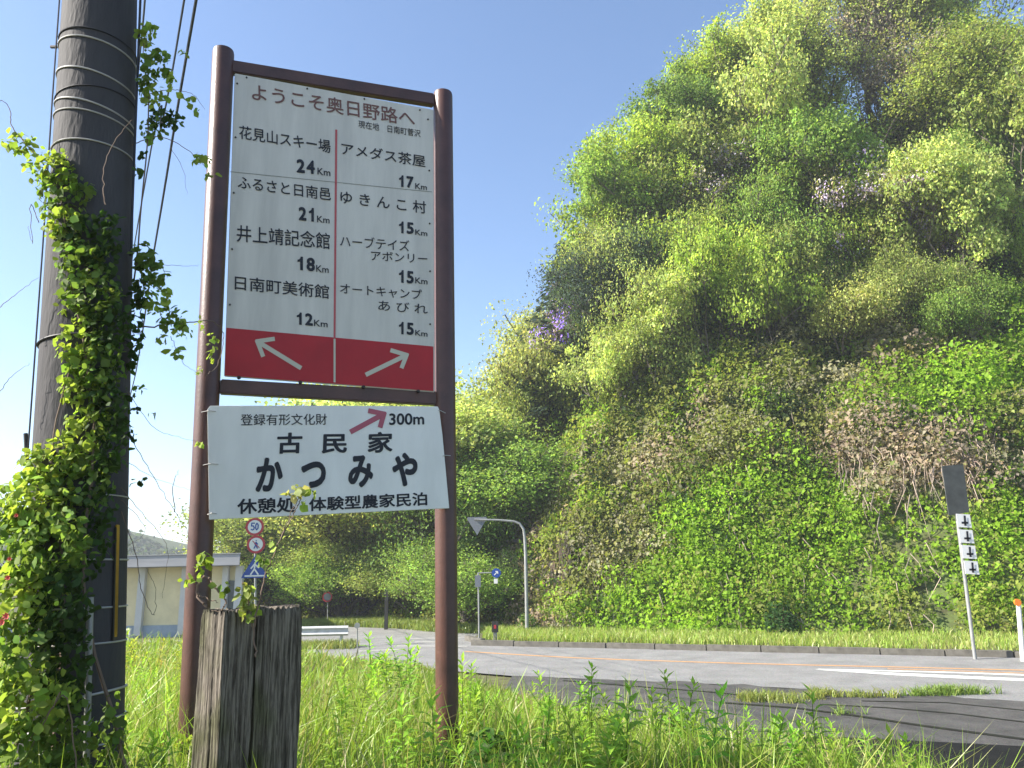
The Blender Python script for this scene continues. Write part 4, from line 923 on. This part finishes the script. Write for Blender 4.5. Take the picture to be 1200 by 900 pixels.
rb = [(172, 40, 13, 20, D2, .05, 60, LT), (182, 72, 20, 22, D2, .06, 90, MD), (170, 95, 12, 18, D2, .05, 50, MD), (198, 95, 9, 10, D2, .03, 14, LT), (180, 112, 22, 12, D2, .05, 55, LT), (195, 138, 26, 12, D2, .06, 90, DK), (178, 150, 18, 14, D2, .05, 60, MD), (222, 118, 8, 7, D2, .03, 8, LT), (228, 130, 7, 6, D2, .03, 6, MD), (216, 60, 6, 6, D2, .02, 6, LT), (236, 186, 12, 9, D2, .04, 26, LT), (246, 204, 7, 5, D2, .02, 8, LT), (168, 182, 9, 7, D2, .04, 9, DK), (163, 200, 6, 5, D2, .03, 6, DK),
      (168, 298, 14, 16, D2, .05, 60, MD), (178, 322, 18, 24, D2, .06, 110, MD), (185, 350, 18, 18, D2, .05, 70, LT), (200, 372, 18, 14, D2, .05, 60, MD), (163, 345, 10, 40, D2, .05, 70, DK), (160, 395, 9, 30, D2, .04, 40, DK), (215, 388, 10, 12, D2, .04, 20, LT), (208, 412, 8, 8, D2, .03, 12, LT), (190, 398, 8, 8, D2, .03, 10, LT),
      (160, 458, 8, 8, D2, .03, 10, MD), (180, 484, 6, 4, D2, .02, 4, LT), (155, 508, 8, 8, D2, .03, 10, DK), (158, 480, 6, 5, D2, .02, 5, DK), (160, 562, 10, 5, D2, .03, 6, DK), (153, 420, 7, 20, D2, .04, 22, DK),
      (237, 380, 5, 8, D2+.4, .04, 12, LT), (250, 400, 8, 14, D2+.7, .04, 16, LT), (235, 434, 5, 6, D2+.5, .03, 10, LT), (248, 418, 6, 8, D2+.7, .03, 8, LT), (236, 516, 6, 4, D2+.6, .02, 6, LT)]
rst = [([(158, 330, D2), (175, 120, D2), (168, 60, D2), (172, 25, D2)], .004), ([(155, 170, D2), (185, 160, D2), (215, 172, D2), (238, 192, D2), (248, 208, D2)], .0025), ([(175, 110, D2), (200, 105, D2), (225, 110, D2), (240, 128, D2)], .002), ([(200, 172, D2), (215, 200, D2), (219, 228, D2)], .0012),
       ([(150, 385, D2), (185, 382, D2+.1), (220, 378, D2+.4), (252, 378, D2+.75), (262, 396, D2+.85), (255, 428, D2+.8), (240, 440, D2+.7)], .004), ([(190, 310, D2), (215, 312, D2), (233, 311, D2+.3)], .0012), ([(200, 395, D2), (215, 425, D2+.2), (232, 437, D2+.5)], .0015),
       ([(150, 460, D2), (180, 500, D2+.2), (210, 512, D2+.4), (242, 520, D2+.7)], .0014), ([(148, 505, D2), (175, 550, D2), (205, 600, D2), (235, 655, D2)], .0018), ([(148, 540, D2), (180, 560, D2+.1), (222, 574, D2+.6)], .0012), ([(205, 600, D2+.2), (202, 570, D2+.2), (210, 550, D2+.2)], .0022),
       ([(140, 570, D2), (165, 600, D2), (195, 640, D2), (190, 700, D2)], .0016), ([(142, 600, D2), (160, 650, D2), (165, 690, D2), (180, 720, D2), (182, 690, D2), (172, 665, D2)], .002), ([(142, 585, D2), (170, 620, D2), (150, 640, D2)], .0014)]
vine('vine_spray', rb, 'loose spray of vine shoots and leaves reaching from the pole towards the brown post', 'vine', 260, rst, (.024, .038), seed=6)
# lower-left bush wrapped round the foot of the pole
D3 = PD-.34
lb = [(40, 590, 50, 34, D3+.1, .16, 420, LT), (15, 640, 40, 50, D3+.1, .18, 380, MD), (60, 640, 44, 44, D3, .14, 360, MD), (25, 700, 44, 44, D3, .18, 360, LT), (70, 710, 36, 50, D3, .10, 320, DK), (20, 770, 46, 44, D3-.06, .2, 380, MD), (75, 780, 30, 50, D3, .1, 260, DK), (30, 820, 52, 36, D3-.1, .2, 360, LT), (70, 860, 36, 50, D3-.02, .12, 300, MD), (20, 890, 50, 40, D3-.12, .2, 340, MD), (75, 920, 40, 30, D3-.05, .14, 200, MD)]
bush = vine('vine_bush', lb, 'dense leafy vine mound round the foot of the pole with a few pink-red blooms', 'bush', 285, [([(10, 905, D3), (40, 780, D3), (30, 640, D3)], .008), ([(90, 905, D3-.1), (78, 820, D3-.12), (62, 830, D3-.14), (30, 870, D3-.14)], .003), ([(70, 810, D3-.16), (50, 850, D3-.16), (35, 880, D3-.16)], .003)], (.024, .042), dens=1.3, seed=8)
FL = mat('pink_red_petal', (.62, .13, .10), .6)
for (px, py, s_) in [(20, 604, .008), (12, 655, .008), (10, 677, .010), (8, 722, .013), (3, 729, .012)]:
    c = Vector(at(px, py, D3-.22)); b = MB(); 
    for k in range(7):
        a = k*.9; d = Vector((math.cos(a), -.3, math.sin(a))); sv = d.cross(Vector((0, 1, 0))).normalized(); b.poly([c, c+d*s_*.6+sv*s_*.35, c+d*s_*1.1+Vector((0, -.006, 0)), c+d*s_*.6-sv*s_*.35])
    b.build('flower', FL, bush)
# sprigs growing out of the timber posts
DS = 2.53
def sprig(label, blobs, stems, seed, size=(.018, .030)): return vine('vine_sprig', blobs, label, 'vine', 60, stems, size, seed=seed)
sprig('pale curling twig with a few yellow leaves on top of the left timber post', [(232, 665, 6, 8, DS, .02, 9, LT), (238, 652, 6, 6, DS, .02, 8, LT), (228, 680, 8, 5, DS, .02, 7, LT), (218, 681, 4, 3, DS, .01, 4, LT), (243, 655, 6, 4, DS, .02, 6, LT), (260, 688, 8, 8, DS, .02, 8, MD)],
      [([(243, 712, DS), (230, 695, DS), (240, 676, DS), (252, 688, DS), (262, 698, DS), (265, 708, DS), (256, 716, DS), (245, 713, DS)], .0045), ([(232, 695, DS), (240, 700, DS), (255, 706, DS)], .003)], 21)
sprig('yellow-green leafy shoot in the gap between the two timber posts', [(288, 700, 8, 18, DS, .03, 46, (.30, .33, .08)), (294, 716, 6, 8, DS, .02, 14, LT), (310, 655, 5, 6, DS, .02, 8, MD), (322, 640, 4, 5, DS, .02, 5, LT)], [([(300, 770, DS), (296, 735, DS), (290, 700, DS), (285, 682, DS)], .003), ([(298, 735, DS), (305, 700, DS), (312, 670, DS), (325, 640, DS), (340, 605, DS), (352, 580, DS)], .003)], 22)
sprig('slender twig with pale leaves crossing the lower edge of the white board', [(342, 577, 7, 5, DS, .02, 8, (.36, .36, .14)), (352, 572, 7, 6, DS, .02, 10, (.36, .36, .14)), (366, 576, 5, 4, DS, .02, 5, LT), (352, 590, 5, 5, DS, .02, 5, LT)], [([(330, 630, DS), (345, 600, DS), (352, 585, DS), (365, 570, DS)], .0025)], 23, (.018, .03))
sprig('small weed with narrow leaves at the foot of the left brown post', [(222, 870, 10, 14, 4.1, .08, 26, LT), (215, 885, 10, 14, 4.1, .08, 20, LT)], [([(215, 930, 4.1), (218, 880, 4.1), (222, 850, 4.1)], .003)], 24, (.03, .05))
for j, (px, py, lab) in enumerate([(590, 850, 'dark broad-leaved weed clump right of the foot of the right-hand brown post'), (520, 880, 'broad-leaved weed clump in front of the right-hand brown post'), (660, 880, 'dark weed clump low in the foreground grass')]):
    q = at(px, py, 4.25); shrub_clump('weed_clump', (q[0], q[1], float(bank_h(np.array([q[0]]), np.array([q[1]]))[0][0])-.04), .24, .34 if j == 0 else .26, 420, (.06, .12, .025), .075, lab, 'weed', 8)

# ------------------------------------------------------------ road signs
def disc(name, c, r, m, par, nrm=(0, -1, 0), th=.012, n=36):
    b = MB(); c = Vector(c); N = Vector(nrm).normalized(); X = N.cross(Vector((0, 0, 1))).normalized(); b.prism([c + X*math.cos(2*math.pi*k/n)*r + Vector((0, 0, 1))*math.sin(2*math.pi*k/n)*r for k in range(n)], -N*th); return b.build(name, m, par)
def plate(name, pts, m, par, nrm, th=.01):
    b = MB(); b.prism([Vector(p) for p in pts], -Vector(nrm)*th); return b.build(name, m, par)
def ink(name, strokes, c, X, N, s, wd, m, par):
    """strokes: list of polylines in sign units; drawn as flat ribbons on the sign face"""
    b = MB(); c = Vector(c); Z = Vector((0, 0, 1)); k = 0
    for st in strokes:
        for (a, e_) in zip(st[:-1], st[1:]):
            A = Vector((a[0], a[1])); E = Vector((e_[0], e_[1])); d = (E-A).normalized(); n_ = Vector((-d.y, d.x))*wd/2; A2 = A-d*wd*.3; E2 = E+d*wd*.3; o_ = N*(.0008*k); k += 1
            b.poly([c + X*(p.x*s) + Z*(p.y*s) + o_ for p in (A2-n_, E2-n_, E2+n_, A2+n_)])
    return b.build(name, m, par)
YS = 27.0; base = at(300, 745, YS); sgn = empty('speed_sign_post', (base[0], YS, 0), 'pole with a round 50 sign, another round sign and a blue triangular crossing sign', 'road sign')
top = at(299, 610, YS+.06); b = MB(); b.tube([(base[0], YS+.05, -.05), (top[0], YS+.06, top[2])], .038, 12); b.build('pole', GALV, sgn, smooth=True)
NV = Vector((.25, -.97, 0)).normalized(); XV = Vector((.97, .25, 0)).normalized()
for q, kind in [((298.5, 617.3), 50), ((300, 638), 0)]:
    c = Vector(at(*q, YS-.02)); rr = .305
    d = disc('sign_disc', c, rr, SIGNR, sgn, NV); disc('sign_face', c+NV*.004, rr*.74, SIGNW, d, NV, .002)
    if kind:
        ink('numeral', [[(.05, .5), (-.33, .5), (-.36, .1), (-.1, .12), (.02, -.1), (-.02, -.36), (-.2, -.45), (-.38, -.36)]], c+NV*.008+XV*-.02, XV, NV, rr*.80, .16, SIGNB, d)
        ink('numeral', [[(.28, .5), (.14, .25), (.14, -.2), (.28, -.45), (.46, -.2), (.46, .25), (.28, .5)]], c+NV*.008, XV, NV, rr*.80, .16, SIGNB, d)
    else:
        ink('pedestrian_symbol', [[(0, .5), (.02, .52)], [(0, .3), (-.02, -.05)], [(.0, .25), (.2, .02)], [(0, .25), (-.18, .05)], [(-.02, -.05), (.2, -.5)], [(-.02, -.05), (-.22, -.5)]], c+NV*.008, XV, NV, rr*.85, .16, SIGNB, d)
        ink('slash', [[(-.45, .45), (.45, -.45)]], c+NV*.014, XV, NV, rr*.85, .1, SIGNR, d)
c = Vector(at(298.5, 666, YS-.03)); hw = .42
tri = plate('crossing_plate', [c-XV*hw+Vector((0, 0, -.32)), c+XV*hw+Vector((0, 0, -.32)), c+XV*hw*.9+Vector((0, 0, -.2)), c+Vector((0, 0, .44)), c-XV*hw*.9+Vector((0, 0, -.2))], SIGNB, sgn, NV)
ink('walker', [[(0, .26), (.01, .29)], [(0, .18), (-.01, -.02)], [(-.01, .14), (.13, .02)], [(-.01, .14), (-.12, .0)], [(-.01, -.02), (.12, -.2)], [(-.01, -.02), (-.12, -.2)], [(-.3, -.25), (.3, -.25)]], c+NV*.006, XV, NV, 1.0, .05, SIGNW, tri)

# curved mast with an inverted triangle seen from behind
def sm(px, py, Y_): return Vector(at(px, py, Y_))
YM = 29.6; mb = at(617.5, 735, YM); mast = empty('curved_sign_mast', (mb[0], YM, .1), 'grey curved mast on the verge carrying an inverted triangular sign seen from behind', 'road sign')
P_ = [(mb[0], YM, 0), sm(617, 700, YM), sm(616, 650, YM), sm(615, 630, YM), sm(613.5, 620, YM), sm(609, 613.5, YM), sm(602, 611, YM), sm(585, 609.5, YM), sm(556, 608.8, YM)]
b = MB(); b.tube(P_, [.07, .065, .06, .055, .05, .045, .042, .038, .034], 12); b.build('mast', GALV, mast, smooth=True)
c = sm(559, 614, YM+.05); ss = .38; NB = Vector((0, -1, 0))
plate('triangle_sign', [c+Vector((-ss, 0, .2)), c+Vector((0, 0, -.42)), c+Vector((ss, 0, .2)), c+Vector((ss*.92, 0, .26)), c+Vector((-ss*.92, 0, .26))], SIGNBACK, mast, NB, .02)
# thin pole, short arm, blue disc
YB = 27.6; bb = at(561.5, 745, YB); bl = empty('round_blue_sign', (bb[0], YB, .05), 'small round blue sign on the short arm of a thin grey pole', 'road sign')
b = MB(); b.tube([(bb[0], YB, 0), sm(560.5, 671, YB)], .03, 8); b.build('pole', GALV, bl); b = MB(); b.tube([sm(560.5, 671.5, YB), sm(582, 671, YB)], .02, 8); b.build('arm', GALV, bl)
b = MB(); b.box(tuple(sm(560, 681, YB-.05)), .2, .04, .4); b.build('plate', SIGNBACK, bl)
c = sm(581.5, 671.5, YB-.05); d = disc('sign_disc', c, .16, SIGNB, bl); ink('arrow_mark', [[(-.4, -.4), (.3, .3)], [(-.1, .35), (.3, .3), (.35, -.1)]], c+Vector((0, -.004, 0)), Vector((1, 0, 0)), Vector((0, -1, 0)), .16, .2, SIGNW, d)
b = MB(); b.box(tuple(sm(581, 681, YB-.04)), .13, .02, .16); b.build('plate', SIGNW, bl)
# short marker post with dark face
q = at(580.5, 753, 27.2); mk = empty('marker_post', (q[0], 27.2, 0), 'short pale post with a dark square reflector at the kerb end', 'marker post')
b = MB(); b.box((q[0], 27.2, .3), .13, .05, .62); b.build('post', GALV, mk); b = MB(); b.box((q[0], 27.15, .56), .22, .03, .36); b.build('reflector', DARKPIPE, mk); b = MB(); b.box((q[0], 27.13, .56), .08, .02, .12); b.build('emblem', SIGNR, mk)
# small round mirror sign, black post, thin near pole, guardrail
q = at(384, 732, 38); mi = empty('round_mirror_sign', (q[0], 38, 0), 'small round grey sign on a thin pole in front of the far woods', 'road sign'); b = MB(); b.tube([(q[0], 38, -.05), sm(384, 700, 38)], .025, 8); b.build('pole', GALV, mi)
d = disc('sign_disc', sm(383.5, 699.5, 37.95), .24, SIGNR, mi); disc('sign_face', sm(383.5, 699.5, 37.93), .17, SIGNBACK, d, th=.01)
q = at(452.5, 735, 34.8); b = MB(); b.box((q[0], 34.8, .8), .15, .15, 1.7); b.box((q[0], 34.8, 1.67), .17, .17, .05); tag(b.build('black_marker_post', DARKPIPE), 'black square post at the far roadside between the brown posts', 'post')
q = at(419.5, 782, 21.6); tp = empty('thin_reflector_pole', (q[0], 21.6, 0), 'very thin grey pole with a small round reflector at the near road edge', 'reflector pole'); b = MB(); b.tube([(q[0], 21.6, -.05), sm(418.5, 735, 21.6)], .018, 8); b.build('pole', GALV, tp); disc('reflector', sm(418.5, 733, 21.55), .075, GALV, tp)
gl = empty('guardrail', (-7.5, 27.0, 0), 'short white guardrail on a grass island left of the road bend', 'guardrail')
xa, xb = at(338, 741, 27)[0], at(408, 741, 27)[0]; zr = float(at(380, 741.0, 27)[2])+.04
prof = [(-.02, -.16), (.05, -.10), (.0, -.03), (.0, .03), (.05, .10), (-.02, .16)]
b = MB(); xs_ = list(np.linspace(xa+.3, xb, 9)); 
for i_ in range(len(xs_)-1):
    for (a, c) in zip(prof[:-1], prof[1:]):
        b.quad((xs_[i_], 27-a[0], zr+a[1]), (xs_[i_+1], 27-a[0], zr+a[1]), (xs_[i_+1], 27-c[0], zr+c[1]), (xs_[i_], 27-c[0], zr+c[1]))
RAILW = mat('white_rail_paint', (.46, .46, .45), .5, var=.2, scale=5); b.build('rail', RAILW, gl)
for x in np.arange(xb-.25, xa, -1.8): bb_ = MB(); bb_.tube([(x, 27.12, -.05), (x, 27.12, zr+.12)], .055, 10); bb_.build('post', RAILW, gl)
# leaning arrow sign at the right
YR = 20.6; q = at(1140.5, 758, YR); ar = empty('arrow_sign_post', (q[0], YR, .1), 'leaning grey pole with four small black-and-white plates under a dark board', 'road sign')
b = MB(); b.tube([(q[0], YR, 0), sm(1121, 600, YR), sm(1117, 575, YR)], .045, 12); b.build('pole', GALV, ar, smooth=True)
top = [sm(1104, 546, YR-.06), sm(1129, 544, YR-.06), sm(1136, 600, YR-.06), sm(1112, 604, YR-.06)]; plate('dark_board', top, mat('weathered_dark_board', (.06, .065, .06), .7, var=.3, scale=5), ar, (0, -1, 0), .03)
for k in range(4):
    x0, y0 = 1119.5 + k*3.0, 602 + k*18.3; pl_ = plate('arrow_plate', [sm(x0+1, y0, YR-.09), sm(x0+17, y0+1, YR-.09), sm(x0+19.5, y0+16.5, YR-.09), sm(x0+3, y0+15.5, YR-.09)], SIGNW, ar, (0, -1, 0), .012)
    cxp, cyp = x0+11, y0+8.2; b = MB(); f = lambda x, y: sm(x, y, YR-.104)
    b.poly([f(cxp-1.3, cyp-6), f(cxp+1.2, cyp-6), f(cxp+2.2, cyp+6), f(cxp-.3, cyp+6)]); b.poly([f(cxp-3.6, cyp+1.2), f(cxp+4.2, cyp+1.2), f(cxp+4.2, cyp+3.6), f(cxp-3.4, cyp+3.6)]); b.build('arrow_mark', INK, pl_)
q = at(1196, 758, 20.0); de = empty('delineator_post', (q[0], 20.0, .1), 'short white delineator post with an orange reflector at the right edge', 'delineator'); b = MB(); b.tube([(q[0], 20, 0), sm(1193.5, 708, 20)], .055, 12); b.build('post', SIGNW, de, smooth=True); disc('reflector', sm(1193, 706, 19.93), .085, ORANGE, de, th=.04)

# ------------------------------------------------------------ cream building on the left
YH = 34.0
def hb(px, py, dy=0): return at(px, py, YH+dy)
xL, xR = hb(157, 700)[0], hb(277, 700)[0]; zt = float(hb(220, 664)[2]); zf1 = float(hb(220, 651)[2])
CREAMW = mat('cream_render', (.74, .63, .38), .85, var=.12, scale=1.5, bump=.2, bscale=20); PALEBL = mat('pale_blue_paint', (.30, .36, .42), .8, var=.2, scale=2); PILW = mat('pale_pilaster', (.55, .54, .52), .8, var=.1, scale=2); FASC = mat('grey_fascia', (.30, .30, .31), .7, var=.15, scale=2, stretch=(.3, 1, 3))
hs = empty('storehouse', (-14.5, YH, 0), 'flat-roofed cream single-storey building with grey fascia beyond the grass on the left', 'building')
b = MB(); b.prism([(xL-14, YH+.15, -.2), (xR, YH+.15, -.2), (xR-2.6, YH+7, -.2), (xL-14, YH+7, -.2)], (0, 0, zt+.19)); b.build('wall', CREAMW, hs)
b = MB(); b.box(((xL-14+xR)/2, YH+.11, .1), xR-xL+14, .06, .62); b.build('plinth', PALEBL, hs)
xe = hb(290, 655)[0]; b = MB(); b.prism([(xL-14, YH-.9, zt), (xe, YH-.9, zt), (xe-3.1, YH+7.4, zt), (xL-14, YH+7.4, zt)], (0, 0, zf1-zt)); b.build('roof', FASC, hs, bevel=.02)
b = MB(); b.prism([(xL-14, YH-.93, zf1+.003), (xe+.03, YH-.93, zf1+.003), (xe-3.07, YH+7.43, zf1+.003), (xL-14, YH+7.43, zf1+.003)], (0, 0, .04)); b.build('roof_edge', GALV, hs)
for px, wp in [(165, .35*.8), (215, .3*.8), (263, .3*.8), (279, .38*.8), (110, .3*.8)]:
    x = hb(px, 700)[0]; b = MB(); b.box((x, YH+.02, zt/2), wp, .22, zt-.02); b.build('pilaster', PILW, hs)
x = hb(270.5, 700)[0]; b = MB(); b.box((x, YH+.1, 1.5), .4, .05, 1.4); b.build('window', mat('window_glass', (.08, .10, .11), .15), hs)
# pale rails beside it
rl = empty('rail_fence', (hb(140, 748, -3.2)[0], YH-3.2, 0), 'low pale pipe rail fence between the pole and the cream building', 'fence')
for k in range(3):
    z = float(hb(140, 738.5+k*5.5, -3.2)[2]); b = MB(); b.tube([(hb(120, 745, -3.2)[0], YH-3.2, z), (hb(153, 745, -3.2)[0], YH-3.2, z)], .05, 8); b.build('rail', RAILW, rl)
for px in (122, 137, 152): x = hb(px, 745, -3.2)[0]; b = MB(); b.tube([(x, YH-3.2, -.1), (x, YH-3.2, float(hb(140, 737, -3.2)[2]))], .05, 8); b.build('post', RAILW, rl)
for x, y, k_, h_, c_, lab in [(-36.5, 66, 'bush', 5.0, 'dark', 'dark tree behind the left end of the cream building'), (-36, 70, 'conifer', 6.5, 'blueg', 'dark conifer far behind the pole and the building'), (-29.5, 60, 'bush', 2.6, 'olive', 'low olive tree seen between the pole and the building')]:
    plant_tree((x, y, -.05), k_, h_, c_, lab, wide=1.2)

# distant hills
def dist_hill(name, Yc, prof_px, mat_, col, seed, nl, dpt=90):
    xs = np.linspace(prof_px[0][0], prof_px[-1][0], 220); ys = np.interp(xs, [p[0] for p in prof_px], [p[1] for p in prof_px])
    R_ = np.array([at(x, y, Yc) for x, y in zip(xs, ys)]); nz = 26; V = []
    for j in range(nz):
        f = j/(nz-1); z = R_[:, 2]*f; yy = Yc - dpt*(1-f) + 0*z
        bmp = (wob(R_[:, 0], yy, z, .12, seed) + .6*wob(R_[:, 0], yy, z, .4, seed+1))*Yc*.006*math.sin(min(f*1.2, 1)*1.57)
        V.append(np.stack([R_[:, 0], yy+bmp, z+bmp*.4-1], 1))
    V.append(np.stack([R_[:, 0], R_[:, 1]*0+Yc+dpt, R_[:, 2]*.6], 1)); V.append(np.stack([R_[:, 0], R_[:, 1]*0+Yc+3*dpt, 0*R_[:, 2]-2], 1)); nz += 2
    V = np.concatenate(V); i = (np.arange(nz-1)[:, None]*220 + np.arange(219)[None, :]).ravel()
    tag(link(bpy.data.objects.new(name, np_mesh(name, V, np.stack([i, i+1, i+221, i+220], 1), mat_, smooth=True))), kind='structure')
    r = np.random.default_rng(seed); n = nl; a = r.integers(0, 220, n); f = r.uniform(.05, 1.0, n)
    c = V.reshape(nz, 220, 3)[np.clip((f*(25)).astype(int), 0, 25), a] + r.normal(0, 1, (n, 3))*[Yc*.006, Yc*.006, Yc*.002]
    s = r.uniform(.5, 1.1, n)*Yc*.008; Vl, Fl = leaf_geo(c, s, s*.8)
    tag(link(bpy.data.objects.new('hill_forest', np_mesh('hill_forest', Vl, Fl, LEAF, np.repeat(rgb(col, n), 2, 0)))), 'hazy forest covering the distant hill' , 'forest', kind='stuff')
dist_hill('hills', 230, [(-700, 560), (-300, 540), (-60, 575), (60, 600), (130, 612), (150, 618), (180, 630), (212, 643), (250, 655), (330, 668), (420, 676)], HILLS, (.05, .075, .03), 50, 26000)
dist_hill('hills', 150, [(-500, 640), (-100, 650), (60, 655), (130, 662), (160, 668), (230, 676)], HILLS, (.08, .11, .04), 60, 9000, 30)
print('objects', len(bpy.data.objects))
# thin spring haze over the whole valley
hz = MB(); hz.box((0, 300, 20), 1400, 800, 46)
HZM = bpy.data.materials.new('haze'); HZM.use_nodes = True; hn = HZM.node_tree; hn.nodes.remove(hn.nodes['Principled BSDF'])
pv = hn.nodes.new('ShaderNodeVolumePrincipled'); pv.inputs['Color'].default_value = (.9, .94, 1, 1); pv.inputs['Density'].default_value = .0009; pv.inputs['Anisotropy'].default_value = 0.2
hn.links.new(pv.outputs[0], hn.nodes['Material Output'].inputs['Volume'])
HZ = hz.build('haze', HZM)
_b = bmesh.new(); _b.from_mesh(HZ.data); bmesh.ops.remove_doubles(_b, verts=_b.verts, dist=1e-4); bmesh.ops.recalc_face_normals(_b, faces=_b.faces); _b.to_mesh(HZ.data); _b.free()
tag(HZ, 'thin bright spring haze filling the valley', 'haze', kind='stuff')
